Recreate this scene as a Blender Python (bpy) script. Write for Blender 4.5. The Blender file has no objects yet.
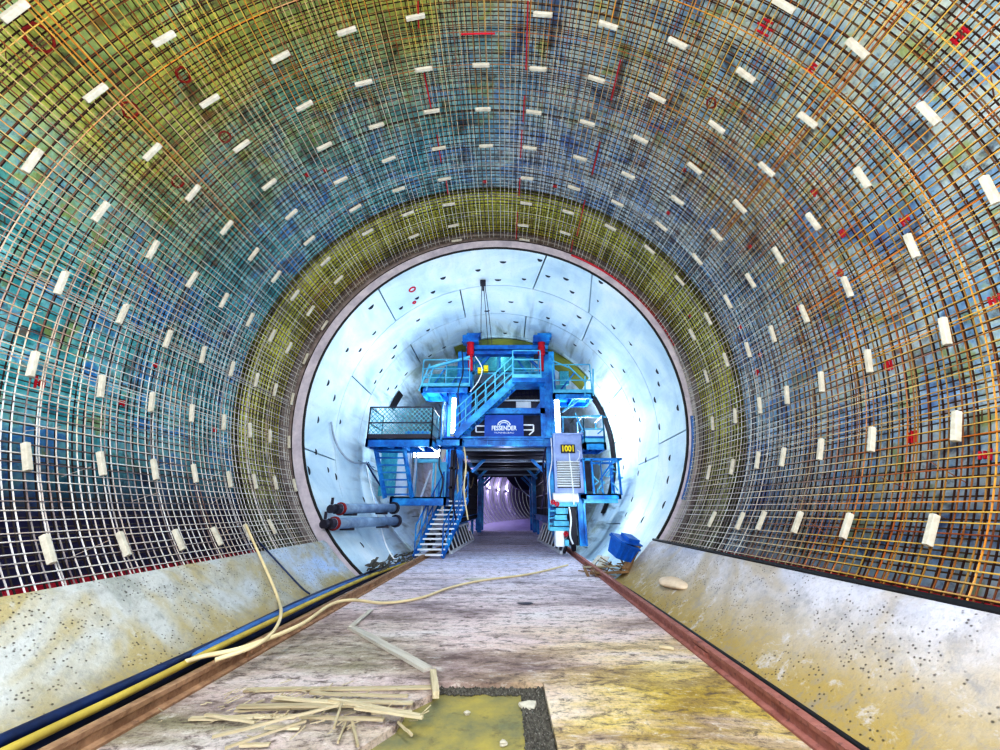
import bpy, bmesh, math, random
from math import sin, cos, pi, radians, degrees, sqrt, atan2
from mathutils import Vector, Matrix
random.seed(7)
scene = bpy.context.scene
COL = scene.collection

# ------------------------------------------------------------------ camera
FPX, PITCH, YAW = 384.7, .3342, -.0103
EYE = 1.5
cam = bpy.data.cameras.new('camera'); camo = bpy.data.objects.new('camera', cam); COL.objects.link(camo)
cam.sensor_width = 36; cam.lens = FPX * 36 / 1000; cam.clip_end = 400; cam.clip_start = .05
camo.location = (0, 0, EYE); camo.rotation_euler = (pi / 2 + PITCH, 0, -YAW)
scene.camera = camo

def ray(px, py):
    a, b = (px - 500) / FPX, (375 - py) / FPX
    cp, sp = cos(PITCH), sin(PITCH)
    x, y, z = a, cp - b * sp, sp + b * cp
    cy, sy = cos(YAW), sin(YAW)
    return Vector((x * cy + y * sy, -x * sy + y * cy, z))
def at(px, py, Y):
    r = ray(px, py); r = r * (Y / r.y); r.z += EYE; return r
def atz(px, py, z):
    r = ray(px, py); r = r * ((z - EYE) / r.z); r.z += EYE; return r
# tunnel axis: cage cavern (near) and precast lining (beyond)
CX, CZ, CR = -.3445, 4.0315, 5.0
def cyl(a, y, r):
    return Vector((CX + r * sin(a), y, CZ + r * cos(a)))
def hitcyl(px, py, R):
    r = ray(px, py); dx, dz = -CX, EYE - CZ
    A = r.x**2 + r.z**2; B = 2 * (r.x * dx + r.z * dz); Cc = dx * dx + dz * dz - R * R
    t = (-B + sqrt(B * B - 4 * A * Cc)) / (2 * A); p = r * t; p.z += EYE
    return atan2(p.x - CX, p.z - CZ), p.y
LR = 4.805
def lax(y):
    return (-.235 + .005 * (y - 9.5), 3.94 - .037 * (min(y, 16) - 9.5))
def lin(a, y, r=LR):
    c = lax(y); return Vector((c[0] + r * sin(a), y, c[1] + r * cos(a)))
def hitlin(px, py, R=LR):
    r = ray(px, py); y = 8.0
    while y < 60:
        p = r * (y / r.y); p.z += EYE; c = lax(y)
        if math.hypot(p.x - c[0], p.z - c[1]) >= R: return atan2(p.x - c[0], p.z - c[1]), y
        y += .02
    return 0, y

def onlin(px, py, inset):
    a, y = hitlin(px, py, LR - inset); p = lin(a, y, LR - inset)
    return atz(px, py, .03) if p.z < .03 else p
# ------------------------------------------------------------------ helpers
class MB:
    def __init__(s): s.v = []; s.f = []; s.m = []
    def add(s, vs, fs, m=0):
        o = len(s.v); s.v += [Vector(v) for v in vs]; s.f += [[i + o for i in f] for f in fs]; s.m += [m] * len(fs); return s
    def box(s, a, b, m=0):
        x0, x1 = sorted((a[0], b[0])); y0, y1 = sorted((a[1], b[1])); z0, z1 = sorted((a[2], b[2]))
        return s.add([(x0,y0,z0),(x1,y0,z0),(x1,y1,z0),(x0,y1,z0),(x0,y0,z1),(x1,y0,z1),(x1,y1,z1),(x0,y1,z1)],
                     [(3,2,1,0),(4,5,6,7),(0,1,5,4),(1,2,6,5),(2,3,7,6),(3,0,4,7)], m)
    def bar(s, p, q, w, h, up=(0, 0, 1), m=0):
        p, q = Vector(p), Vector(q); d = (q - p).normalized(); u = Vector(up)
        sd = d.cross(u)
        if sd.length < 1e-4: sd = d.cross(Vector((0, 1, 0)))
        sd.normalize(); u = sd.cross(d).normalized()
        a, b = sd * w / 2, u * h / 2
        return s.add([p-a-b, p+a-b, p+a+b, p-a+b, q-a-b, q+a-b, q+a+b, q-a+b],
                     [(3,2,1,0),(4,5,6,7),(0,1,5,4),(1,2,6,5),(2,3,7,6),(3,0,4,7)], m)
    def ibeam(s, p, q, w, h, t, up=(0, 0, 1)):
        p, q = Vector(p), Vector(q); d = (q - p).normalized(); u = Vector(up); sd = d.cross(u).normalized(); u = sd.cross(d)
        s.bar(p + u * (h - t) / 2, q + u * (h - t) / 2, w, t, up); s.bar(p - u * (h - t) / 2, q - u * (h - t) / 2, w, t, up)
        return s.bar(p, q, t, h - 2 * t, up)
    def tube(s, pts, r, n=6, closed=False, cap=True, r2=None, m=0):
        pts = [Vector(p) for p in pts]; k = len(pts); vs = []; prev = None
        for i, p in enumerate(pts):
            a = pts[i - 1] if i else (pts[-1] if closed else p); b = pts[(i + 1) % k] if (i < k - 1 or closed) else p
            d = (b - a).normalized()
            if prev is None:
                u = d.cross(Vector((0, 0, 1)));
                if u.length < 1e-3: u = d.cross(Vector((0, 1, 0)))
            else: u = prev - d * prev.dot(d)
            u.normalize(); prev = u; w = d.cross(u)
            rr = r if r2 is None else r + (r2 - r) * i / (k - 1)
            vs += [p + (u * cos(2 * pi * j / n) + w * sin(2 * pi * j / n)) * rr for j in range(n)]
        fs = [(i * n + j, i * n + (j + 1) % n, ((i + 1) % k) * n + (j + 1) % n, ((i + 1) % k) * n + j) for i in range(k if closed else k - 1) for j in range(n)]
        if cap and not closed: fs += [tuple(range(n))[::-1], tuple((k - 1) * n + j for j in range(n))]
        return s.add(vs, fs, m)
    def extr(s, prof, p, q, up=(0, 0, 1), m=0):
        """profile points (side, up) swept straight from p to q"""
        p, q = Vector(p), Vector(q); d = (q - p).normalized(); u = Vector(up); sd = d.cross(u).normalized(); u = sd.cross(d)
        n = len(prof); vs = [p + sd * a + u * b for a, b in prof] + [q + sd * a + u * b for a, b in prof]
        fs = [(i, (i + 1) % n, n + (i + 1) % n, n + i) for i in range(n)] + [tuple(range(n))[::-1], tuple(range(n, 2 * n))]
        return s.add(vs, fs, m)
    def build(s, name, mats, parent=None, bevel=0, smooth=False):
        o0 = wloc(parent) if parent else Vector((0, 0, 0))
        me = bpy.data.meshes.new(name); me.from_pydata([v - o0 for v in s.v], [], s.f)
        for mt in (mats if isinstance(mats, (list, tuple)) else [mats]): me.materials.append(mt)
        for p, mi in zip(me.polygons, s.m): p.material_index = mi; p.use_smooth = smooth
        me.validate(); bm = bmesh.new(); bm.from_mesh(me); bmesh.ops.recalc_face_normals(bm, faces=bm.faces); bm.to_mesh(me); bm.free()
        o = bpy.data.objects.new(name, me); COL.objects.link(o)
        if parent: o.parent = parent
        if bevel:
            b = o.modifiers.new('bevel', 'BEVEL'); b.width = bevel; b.segments = 2; b.limit_method = 'ANGLE'
        return o
def wloc(o):
    v = Vector((0, 0, 0))
    while o: v += o.location; o = o.parent
    return v
def empty(name, loc=(0, 0, 0), parent=None):
    o = bpy.data.objects.new(name, None); COL.objects.link(o); o.empty_display_size = .2
    if parent: o.parent = parent; o.location = Vector(loc) - wloc(parent)
    else: o.location = loc
    return o
def tag(o, label, cat=None, group=None, kind=None):
    if label: o['label'] = label
    if cat: o['category'] = cat
    if group: o['group'] = group
    if kind: o['kind'] = kind
    return o
def struct(o, label=None):
    o['kind'] = 'structure'
    if label: o['label'] = label
    return o
def rebase(o, c):
    """put a finished top-level mesh's origin at point c"""
    c = Vector(c); o.data.transform(Matrix.Translation(-c)); o.location = c; return o
def spline(pts, n=8):
    P = [Vector(p) for p in pts]; out = []
    for i in range(len(P) - 1):
        a, b, c, d = P[max(i - 1, 0)], P[i], P[i + 1], P[min(i + 2, len(P) - 1)]
        for k in range(n):
            t = k / n
            out.append(.5 * ((2 * b) + (c - a) * t + (2 * a - 5 * b + 4 * c - d) * t * t + (3 * b - a - 3 * c + d) * t**3))
    return out + [P[-1]]

# ------------------------------------------------------------------ materials
def nt(name):
    m = bpy.data.materials.new(name); m.use_nodes = True; t = m.node_tree; return m, t, t.nodes['Principled BSDF']
def N(t, typ, **k):
    n = t.nodes.new(typ)
    for a, b in k.items(): setattr(n, a, b)
    return n
def ramp(t, src, stops, interp='LINEAR'):
    r = N(t, 'ShaderNodeValToRGB'); r.color_ramp.interpolation = interp
    e = r.color_ramp.elements
    while len(e) < len(stops): e.new(.5)
    for i, (p, c) in enumerate(stops): e[i].position = p; e[i].color = (*c, 1) if len(c) == 3 else c
    t.links.new(src, r.inputs[0]); return r.outputs[0]
def mapping(t, scale=(1, 1, 1), loc=(0, 0, 0), src='Object'):
    c = N(t, 'ShaderNodeTexCoord'); mp = N(t, 'ShaderNodeMapping'); mp.inputs['Scale'].default_value = scale; mp.inputs['Location'].default_value = loc
    t.links.new(c.outputs[src], mp.inputs[0]); return mp.outputs[0]
def geo_pos(t, scale=(1, 1, 1), loc=(0, 0, 0)):
    g = N(t, 'ShaderNodeNewGeometry'); mp = N(t, 'ShaderNodeMapping'); mp.inputs['Scale'].default_value = scale; mp.inputs['Location'].default_value = loc
    t.links.new(g.outputs['Position'], mp.inputs[0]); return mp.outputs[0]
def noise(t, vec, scale, detail=4, rough=.6, dist=0, out='Fac'):
    n = N(t, 'ShaderNodeTexNoise'); n.inputs['Scale'].default_value = scale; n.inputs['Detail'].default_value = detail
    n.inputs['Roughness'].default_value = rough; n.inputs['Distortion'].default_value = dist; t.links.new(vec, n.inputs['Vector']); return n.outputs[out]
def mix(t, fac, a, b, mode='MIX'):
    n = N(t, 'ShaderNodeMix', data_type='RGBA', blend_type=mode)
    for s_, v in ((n.inputs[0], fac), (n.inputs[6], a), (n.inputs[7], b)):
        if isinstance(v, bpy.types.NodeSocket): t.links.new(v, s_)
        elif isinstance(v, (int, float)): s_.default_value = v
        else: s_.default_value = (*v, 1)
    return n.outputs[2]
def mth(t, op, a, b=0., c=0., clamp=False):
    n = N(t, 'ShaderNodeMath', operation=op, use_clamp=clamp)
    for i, v in enumerate((a, b, c)):
        if isinstance(v, bpy.types.NodeSocket): t.links.new(v, n.inputs[i])
        else: n.inputs[i].default_value = v
    return n.outputs[0]
def mrange(t, v, a, b, c=0., d=1., smooth=False):
    n = N(t, 'ShaderNodeMapRange')
    if smooth: n.interpolation_type = 'SMOOTHSTEP'
    t.links.new(v, n.inputs[0])
    for i, x in enumerate((a, b, c, d)): n.inputs[i + 1].default_value = x
    return n.outputs[0]
def sepx(t):
    g = N(t, 'ShaderNodeNewGeometry'); s = N(t, 'ShaderNodeSeparateXYZ'); t.links.new(g.outputs['Position'], s.inputs[0]); return s.outputs
def bump(t, b, h, strength=.4, dist=.02):
    n = N(t, 'ShaderNodeBump'); n.inputs['Strength'].default_value = strength; n.inputs['Distance'].default_value = dist
    t.links.new(h, n.inputs['Height']); t.links.new(n.outputs[0], b.inputs['Normal'])
def setc(t, b, c, rough=.7, metal=0, spec=.3):
    if isinstance(c, bpy.types.NodeSocket): t.links.new(c, b.inputs['Base Color'])
    else: b.inputs['Base Color'].default_value = (*c, 1)
    b.inputs['Roughness'].default_value = rough; b.inputs['Metallic'].default_value = metal; b.inputs['Specular IOR Level'].default_value = spec

def simple(name, a, b2=None, scale=6, rough=.6, metal=0, bmp=0, spec=.4, dirt=None):
    m, t, b = nt(name); v = geo_pos(t); n = noise(t, v, scale, 5, .65)
    c = ramp(t, n, [(.35, a), (.65, b2 or tuple(x * .7 for x in a))])
    if dirt:
        n2 = noise(t, v, scale * 2.3, 6, .7); c = mix(t, mrange(t, n2, .55, .7, 0, .8), c, dirt)
    setc(t, b, c, rough, metal, spec)
    if bmp: bump(t, b, n, bmp)
    return m
def emis(name, col, s):
    m, t, b = nt(name); setc(t, b, (.8, .8, .8)); b.inputs['Emission Color'].default_value = (*col, 1); b.inputs['Emission Strength'].default_value = s; return m

def mat_membrane():
    m, t, b = nt('shotcrete_membrane'); P = geo_pos(t); X = sepx(t)
    n1 = noise(t, P, .45, 3, .6, .4); n2 = noise(t, geo_pos(t, loc=(9, 3, 4)), 1.3, 4, .65, .6); n3 = noise(t, P, 9, 4, .7)
    teal = ramp(t, n2, [(.3, (.03, .26, .40)), (.42, (.10, .58, .66)), (.52, (.36, .84, .90)), (.62, (.08, .36, .84)), (.75, (.34, .74, .60))])
    blue = ramp(t, n2, [(.3, (.12, .22, .62)), (.42, (.40, .64, 1.0)), (.52, (.84, .95, 1.0)), (.66, (.34, .62, 1.0)), (.78, (.6, .8, .7))])
    green = ramp(t, n2, [(.28, (.18, .26, .05)), (.40, (.42, .54, .20)), (.52, (.72, .74, .18)), (.62, (.46, .68, .44)), (.75, (.85, .78, .18))])
    side = mrange(t, X[0], -3.2, .6)
    c = mix(t, mth(t, 'ADD', side, mth(t, 'MULTIPLY', mth(t, 'SUBTRACT', n1, .5), 1.6), clamp=True), teal, blue)
    # the near crown shows olive sheets
    gz = mth(t, 'MULTIPLY', mrange(t, X[2], 4.4, 6.6), mrange(t, X[1], 6.6, 4.0))
    gx = mrange(t, X[0], .2, -2.0, .22, 1.1)
    gf = mth(t, 'MULTIPLY', mth(t, 'MULTIPLY', gz, gx), mrange(t, n1, .3, .62, .4, 1.3), clamp=True)
    c = mix(t, gf, c, green)
    n6 = noise(t, geo_pos(t, loc=(1, 8, 3)), 2.4, 4, .65, .4); c = mix(t, mth(t, 'MULTIPLY', mrange(t, n6, .55, .66, 0, .8), mrange(t, X[1], 8, 5)), c, (.46, .56, .14))
    n7 = noise(t, geo_pos(t, loc=(6, 1, 9)), 1.7, 5, .7, .6); c = mix(t, mrange(t, n7, .54, .68, 0, .8), c, (.05, .05, .08))
    c = mix(t, mrange(t, n3, .55, .75, 0, .7), c, (.03, .03, .035))
    n4 = noise(t, geo_pos(t, loc=(3, 1, 7)), 3.1, 3, .6)
    c = mix(t, mrange(t, n4, .63, .72, 0, .7), c, (.30, .12, .05))
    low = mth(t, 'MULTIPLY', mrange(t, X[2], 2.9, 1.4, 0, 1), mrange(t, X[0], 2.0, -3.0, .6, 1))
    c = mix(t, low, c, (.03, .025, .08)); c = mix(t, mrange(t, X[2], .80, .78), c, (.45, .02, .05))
    setc(t, b, c, .55, 0, .3); bump(t, b, n3, .5, .03); return m
def mat_lime():
    m, t, b = nt('lime_membrane'); P = geo_pos(t); n = noise(t, P, 1.1, 4, .6, .5); n3 = noise(t, P, 12, 3, .7); X = sepx(t)
    c = ramp(t, n, [(.3, (.34, .36, .06)), (.45, (.72, .70, .08)), (.58, (1, .96, .16)), (.75, (.66, .72, .20))])
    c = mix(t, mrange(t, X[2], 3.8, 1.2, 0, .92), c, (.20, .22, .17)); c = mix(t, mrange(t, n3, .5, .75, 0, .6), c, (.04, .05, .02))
    setc(t, b, c, .6); return m
def mat_bar(name, dark=False, hoop=False):
    m, t, b = nt(name); P = geo_pos(t); X = sepx(t); oi = N(t, 'ShaderNodeObjectInfo')
    rust = ramp(t, mth(t, 'ADD', mth(t, 'MULTIPLY', oi.outputs['Random'], .7), mth(t, 'MULTIPLY', noise(t, P, 1.4, 3), .4)),
                [(.15, (.16, .04, .02)), (.35, (.48, .15, .03)), (.55, (.74, .32, .05)), (.72, (.74, .50, .12)), (.9, (.26, .08, .03))])
    grey = ramp(t, mth(t, 'ADD', mth(t, 'MULTIPLY', oi.outputs['Random'], .6), mth(t, 'MULTIPLY', noise(t, P, 2.2, 3), .5)),
                [(.25, (.16, .13, .14)), (.45, (.50, .48, .48)), (.7, (.74, .73, .72)), (.95, (.40, .28, .22))])
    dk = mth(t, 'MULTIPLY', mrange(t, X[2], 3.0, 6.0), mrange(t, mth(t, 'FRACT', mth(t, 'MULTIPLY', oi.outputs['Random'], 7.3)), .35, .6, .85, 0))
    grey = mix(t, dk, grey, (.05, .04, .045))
    near = mrange(t, X[1], 6.8, 3.6)
    hi = mrange(t, X[2], 2.6, 6.2, .0, .95)
    f = mth(t, 'MULTIPLY', near, hi)
    f = mth(t, 'ADD', f, mth(t, 'MULTIPLY', mrange(t, X[0], 1.6, 3.4), mth(t, 'MULTIPLY', mrange(t, X[1], 7.0, 4.2), 1.0)))
    f = mth(t, 'ADD', f, mth(t, 'MULTIPLY', mth(t, 'SUBTRACT', noise(t, geo_pos(t, loc=(5, 5, 5)), .9, 3), .5), 1.5), clamp=True)
    c = mix(t, f, grey, rust)
    if hoop:
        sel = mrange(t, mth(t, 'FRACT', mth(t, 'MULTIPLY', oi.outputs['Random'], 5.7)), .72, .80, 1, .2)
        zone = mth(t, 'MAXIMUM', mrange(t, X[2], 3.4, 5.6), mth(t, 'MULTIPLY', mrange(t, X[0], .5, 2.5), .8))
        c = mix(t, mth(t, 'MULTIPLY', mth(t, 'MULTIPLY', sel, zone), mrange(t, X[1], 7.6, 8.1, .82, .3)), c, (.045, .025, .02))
    if dark: c = mix(t, .86, c, (.015, .01, .01))  # shade painted in: outer bars near-black to read as shadow lines
    setc(t, b, c, .6, 0, .3); return m
def mat_concrete(name, base, alt, stain, scale=1.2, pits=True, zdirt=None, dirtc=(.36, .27, .13), blue=None):
    m, t, b = nt(name); P = geo_pos(t); n = noise(t, P, scale, 6, .65, .5); X = sepx(t); n2 = noise(t, geo_pos(t, loc=(4, 2, 8)), scale * .5, 4, .6, .8)
    c = ramp(t, n, [(.3, alt), (.5, base), (.68, tuple(min(1, x * 1.12) for x in base))])
    c = mix(t, mrange(t, n2, .47, .58, 0, .9), c, stain)
    if blue: c = mix(t, mth(t, 'MULTIPLY', mrange(t, X[1], 5.2, 8.6), mrange(t, n, .35, .6), clamp=True), c, blue)
    if zdirt:
        zz = mth(t, 'ADD', X[2], mth(t, 'MULTIPLY', mth(t, 'SUBTRACT', n, .5), .5))
        c = mix(t, mrange(t, zz, zdirt[1], zdirt[0]), c, dirtc)
    n8 = noise(t, geo_pos(t, loc=(7, 7, 2)), 4.5, 6, .75, .4); c = mix(t, mrange(t, n8, .52, .68, 0, .55), c, tuple(x * .5 for x in base)); c = mix(t, mrange(t, n8, .44, .32, 0, .6), c, tuple(min(1, x * 1.18) for x in base))
    nn = noise(t, P, 22, 4, .7)
    c = mix(t, mrange(t, nn, .5, .8, 0, .5), c, tuple(x * .45 for x in base))
    h = nn
    if pits:
        v = N(t, 'ShaderNodeTexVoronoi'); v.inputs['Scale'].default_value = 24; t.links.new(P, v.inputs['Vector'])
        pf = mth(t, 'MULTIPLY', mrange(t, v.outputs['Distance'], .28, .12, 0, .8), mrange(t, noise(t, P, 3, 2), .46, .52))
        c = mix(t, pf, c, (.07, .06, .055)); h = mth(t, 'SUBTRACT', nn, pf)
    setc(t, b, c, .8, 0, .25); bump(t, b, h, .45, .02); return m
def mat_floor():
    m, t, b = nt('dusty_floor_concrete'); X = sepx(t)
    n1 = noise(t, geo_pos(t, (.35, 1.1, 1)), 1.1, 6, .65, .6); n2 = noise(t, geo_pos(t, (.5, 1.6, 1), (3, 3, 0)), .8, 5, .65, .8); n3 = noise(t, geo_pos(t), 26, 5, .75)
    c = ramp(t, n1, [(.30, (.24, .17, .18)), (.42, (.54, .42, .44)), (.52, (.86, .70, .72)), (.68, (.96, .88, .92))])
    ye = ramp(t, n1, [(.30, (.20, .13, .03)), (.42, (.54, .38, .08)), (.55, (.80, .62, .18)), (.7, (.86, .74, .42))])
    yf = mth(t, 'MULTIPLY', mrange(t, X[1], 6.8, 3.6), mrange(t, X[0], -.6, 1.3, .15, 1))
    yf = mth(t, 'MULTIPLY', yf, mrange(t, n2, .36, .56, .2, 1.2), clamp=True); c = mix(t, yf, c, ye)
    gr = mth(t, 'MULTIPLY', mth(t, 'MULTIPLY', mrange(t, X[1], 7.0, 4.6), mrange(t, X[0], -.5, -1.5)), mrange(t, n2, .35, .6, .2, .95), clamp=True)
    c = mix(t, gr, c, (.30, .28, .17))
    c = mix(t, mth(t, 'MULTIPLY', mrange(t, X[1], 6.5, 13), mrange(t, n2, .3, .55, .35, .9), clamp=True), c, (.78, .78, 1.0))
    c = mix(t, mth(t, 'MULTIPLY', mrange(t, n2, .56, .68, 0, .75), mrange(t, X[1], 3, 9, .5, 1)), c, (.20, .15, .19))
    n5 = noise(t, geo_pos(t, (.7, 1.4, 1)), 7, 7, .78, .5)
    c = mix(t, mrange(t, n5, .51, .62, 0, .85), c, (.15, .11, .10)); c = mix(t, mrange(t, n5, .45, .34, 0, .55), c, (.95, .9, .86))
    c = mix(t, mrange(t, n3, .5, .72, 0, .6), c, (.12, .09, .07))
    setc(t, b, c, .75, 0, .3); bump(t, b, mth(t, 'ADD', n3, n5), .8, .03); return m
def mat_lining():
    m, t, b = nt('precast_lining_concrete'); P = geo_pos(t); X = sepx(t); n = noise(t, P, .55, 4, .6, .6); n2 = noise(t, geo_pos(t, (1, .15, 1)), 2.6, 5, .6, .4); n3 = noise(t, P, 18, 4, .7)
    c = ramp(t, n, [(.3, (.44, .60, .74)), (.5, (.62, .76, .86)), (.7, (.80, .87, .92))])
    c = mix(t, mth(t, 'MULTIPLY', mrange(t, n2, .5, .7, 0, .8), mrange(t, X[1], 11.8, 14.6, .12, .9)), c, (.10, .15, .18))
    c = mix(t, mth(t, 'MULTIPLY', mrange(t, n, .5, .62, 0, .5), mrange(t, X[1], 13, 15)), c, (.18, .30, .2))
    c = mix(t, mrange(t, n3, .56, .8, 0, .4), c, (.25, .33, .4))
    setc(t, b, c, .6, 0, .3); return m
def mat_blue():
    m, t, b = nt('blue_painted_steel'); P = geo_pos(t); n = noise(t, P, 1.6, 4, .6); n2 = noise(t, P, 7, 5, .7)
    c = ramp(t, n, [(.3, (.006, .06, .28)), (.5, (.012, .18, .54)), (.68, (.05, .42, .78))])
    c = mix(t, mrange(t, n2, .58, .72, 0, .75), c, (.02, .05, .12)); setc(t, b, c, .4, .1, .5); return m
def mat_wood(name, a, b_):
    m, t, b = nt(name); v = mapping(t, (1.5, 18, 18)); n = noise(t, v, 2, 5, .6, .3); oi = N(t, 'ShaderNodeObjectInfo')
    c = ramp(t, n, [(.3, b_), (.6, a)]); c = mix(t, mth(t, 'MULTIPLY', oi.outputs['Random'], .5), c, tuple(x * .6 for x in b_)); setc(t, b, c, .75); return m
def mat_mesh(name, col):
    """woven wire mesh: real holes through a fine grid"""
    m, t, b = nt(name); v = geo_pos(t, (1, 1, 1)); s = N(t, 'ShaderNodeSeparateXYZ'); t.links.new(v, s.inputs[0])
    def line(o):
        f = mth(t, 'FRACT', mth(t, 'MULTIPLY', o, 6.5)); return mth(t, 'LESS_THAN', f, .2)
    xy = mth(t, 'ADD', s.outputs[0], s.outputs[1])
    a = mth(t, 'MAXIMUM', line(mth(t, 'ADD', xy, s.outputs[2])), line(mth(t, 'SUBTRACT', xy, s.outputs[2])))
    t.links.new(a, b.inputs['Alpha']); setc(t, b, col, .5); return m

M = dict(
    memb=mat_membrane(), lime=mat_lime(), bar=mat_bar('rebar_steel'), barhoop=mat_bar('rebar_hoop_steel', False, True), bardark=mat_bar('rebar_steel_painted_shade', True),
    lining=mat_lining(), floor=mat_floor(), blue=mat_blue(),
    kerbl=mat_concrete('left_kerb_concrete', (.54, .55, .54), (.28, .30, .27), (.46, .38, .19), 1.1, True, (.05, .32), (.42, .34, .17), (.42, .56, .82)),
    kerbr=mat_concrete('right_kerb_concrete', (.60, .59, .67), (.40, .42, .54), (.50, .43, .36), 1.1, True, (.08, .72), (.46, .34, .13)),
    rim=simple('pale_rim_concrete', (.72, .66, .74), (.50, .46, .55), 3, .8),
    black=simple('black_rubber', (.012, .013, .016), (.02, .02, .025), 5, .6),
    dark=simple('dark_machine_steel', (.02, .02, .035), (.05, .045, .07), 2, .5),
    pocket=simple('pocket_shadow', (.02, .03, .05), (.04, .05, .07), 9, .9),
    spacer=simple('spacer_concrete', (.66, .63, .55), (.52, .48, .40), 10, .85, bmp=.3),
    red=simple('red_paint', (.62, .015, .04), (.42, .01, .03), 5, .5),
    darkred=simple('dark_red_paint', (.34, .02, .02), (.22, .015, .015), 5, .6),
    railo=simple('rusty_rail_steel', (.46, .29, .18), (.26, .15, .09), 8, .7, bmp=.3, dirt=(.14, .08, .06)),
    railr=simple('red_rusty_rail_steel', (.44, .20, .17), (.30, .12, .10), 8, .7, bmp=.3, dirt=(.12, .06, .06)),
    yhose=simple('yellow_hose_rubber', (.62, .48, .10), (.44, .34, .08), 5, .55),
    phose=simple('pale_cable_sheath', (.78, .66, .42), (.70, .58, .36), 5, .6),
    bcable=simple('dark_blue_cable_sheath', (.012, .02, .06), (.015, .04, .14), 4, .45),
    lbcable=simple('mid_blue_pipe', (.06, .20, .50), (.03, .10, .32), 4, .45),
    grey=simple('grey_galvanised', (.46, .53, .62), (.32, .38, .46), 4, .5, .2),
    pipe=simple('steel_blue_pipe', (.30, .42, .58), (.15, .22, .36), 3, .4, .2),
    white=simple('white_paint', (.86, .88, .90), (.72, .76, .82), 4, .5),
    cyan=simple('cyan_paint', (.16, .55, .72), (.08, .36, .58), 3, .45),
    teal=simple('teal_sheet', (.10, .48, .54), (.04, .28, .40), 4, .5, dirt=(.35, .6, .6)),
    cab=simple('lilac_cabinet_paint', (.40, .50, .80), (.28, .36, .66), 2.5, .5),
    bin=simple('blue_plastic', (.015, .16, .60), (.01, .10, .42), 4, .4),
    banner=simple('banner_cloth', (.02, .10, .46), (.015, .07, .36), 3, .6),
    yel=simple('yellow_paint', (.85, .68, .02), (.8, .6, .02), 4, .5),
    duct=simple('violet_duct_fabric', (.012, .008, .04), (.02, .014, .06), 2, .7),
    rough=simple('excavated_fill', (.40, .33, .10), (.20, .20, .12), 2.6, .9, bmp=.9, dirt=(.16, .14, .08)),
    gravel=simple('dark_gravel', (.05, .045, .04), (.16, .15, .13), 30, .9, bmp=1, dirt=(.5, .48, .45)),
    farc=simple('far_lining_concrete', (.62, .56, .78), (.46, .42, .66), 1.2, .6),
    lampw=emis('lamp_glow', (.86, .95, 1), 30), lampv=emis('violet_lamp_glow', (.9, .85, 1), 40),
    wood=mat_wood('pale_timber', (.66, .58, .42), (.42, .34, .22)), gwood=mat_wood('greyed_timber', (.68, .64, .58), (.46, .42, .38)),
    bwood=mat_wood('brown_timber', (.40, .26, .14), (.24, .14, .08)),
    mesh=mat_mesh('wire_mesh_panel', (.10, .34, .42)),
    olive=simple('olive_sheet', (.26, .28, .05), (.14, .18, .06), 1.5, .7),
    stone=simple('pale_stone', (.62, .58, .50), (.46, .42, .36), 8, .9, bmp=.6),
)

# ================================================================== SETTING
def arcshell(R0, R1, a0, a1, y0, y1, n=96, ny=8):
    b = MB(); vs = []
    for j in range(ny + 1):
        y = y0 + (y1 - y0) * j / ny
        vs += [cyl(a0 + (a1 - a0) * i / n, y, R0) for i in range(n + 1)]
    fs = [(j * (n + 1) + i, j * (n + 1) + i + 1, (j + 1) * (n + 1) + i + 1, (j + 1) * (n + 1) + i) for j in range(ny) for i in range(n)]
    b.add(vs, fs)
    # outer skin so that the shell has thickness
    o = [[cyl(a0 + (a1 - a0) * i / n, y, R1) for i in range(n + 1)] for y in (y0, y1)]
    b.add(o[0] + o[1], [(i, i + 1, n + 2 + i, n + 1 + i) for i in range(n)])
    e = [cyl(a0 + (a1 - a0) * i / n, y1, R0) for i in range(n + 1)]
    b.add(e + o[1], [(i, i + 1, n + 2 + i, n + 1 + i) for i in range(n)])
    return b
A0 = radians(133)
YB = -3.0
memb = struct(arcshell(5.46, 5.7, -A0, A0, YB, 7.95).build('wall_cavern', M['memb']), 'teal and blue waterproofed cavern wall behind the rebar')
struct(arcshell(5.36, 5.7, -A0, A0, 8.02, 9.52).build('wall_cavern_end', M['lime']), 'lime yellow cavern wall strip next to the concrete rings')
# dark recess between the two membranes
struct(arcshell(5.62, 5.7, -A0, A0, 7.9, 8.06, ny=1).build('trim_1', M['black']), 'dark step between the blue and the lime wall sheets')

# kerbs of the invert
for side, nm, mt, yend in ((-1, 'kerb_left', M['kerbl'], 9.3), (1, 'kerb_right', M['kerbr'], 9.44)):
    b = MB(); n = 20; a0, a1 = radians(130.9), radians(152); prof = [(4.86 if i else 4.89, a0 + (a1 - a0) * i / n) for i in range(n + 1)]
    prof += [(5.75, a1), (5.75, a0 + radians(.2)), (5.1, a0 - radians(.15))]
    ys = [YB + (yend - YB) * k / 16 for k in range(17)]; k = len(prof)
    vs = [cyl(side * a, y, r) for y in ys for r, a in prof]
    fs = [(j * k + i, j * k + (i + 1) % k, (j + 1) * k + (i + 1) % k, (j + 1) * k + i) for j in range(16) for i in range(k)]
    fs += [tuple(range(k)), tuple(16 * k + i for i in range(k))[::-1]]
    struct(b.add(vs, fs).build(nm, mt), 'pitted concrete kerb sloping up to the rebar on the %s' % ('left' if side < 0 else 'right'))
b = MB(); b.tube([cyl(radians(130.75), YB, 4.885), cyl(radians(130.75), 9.44, 4.885)], .028, 6)
struct(b.build('trim_2', M['black']), 'black rubber strip along the top of the right kerb')

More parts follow.
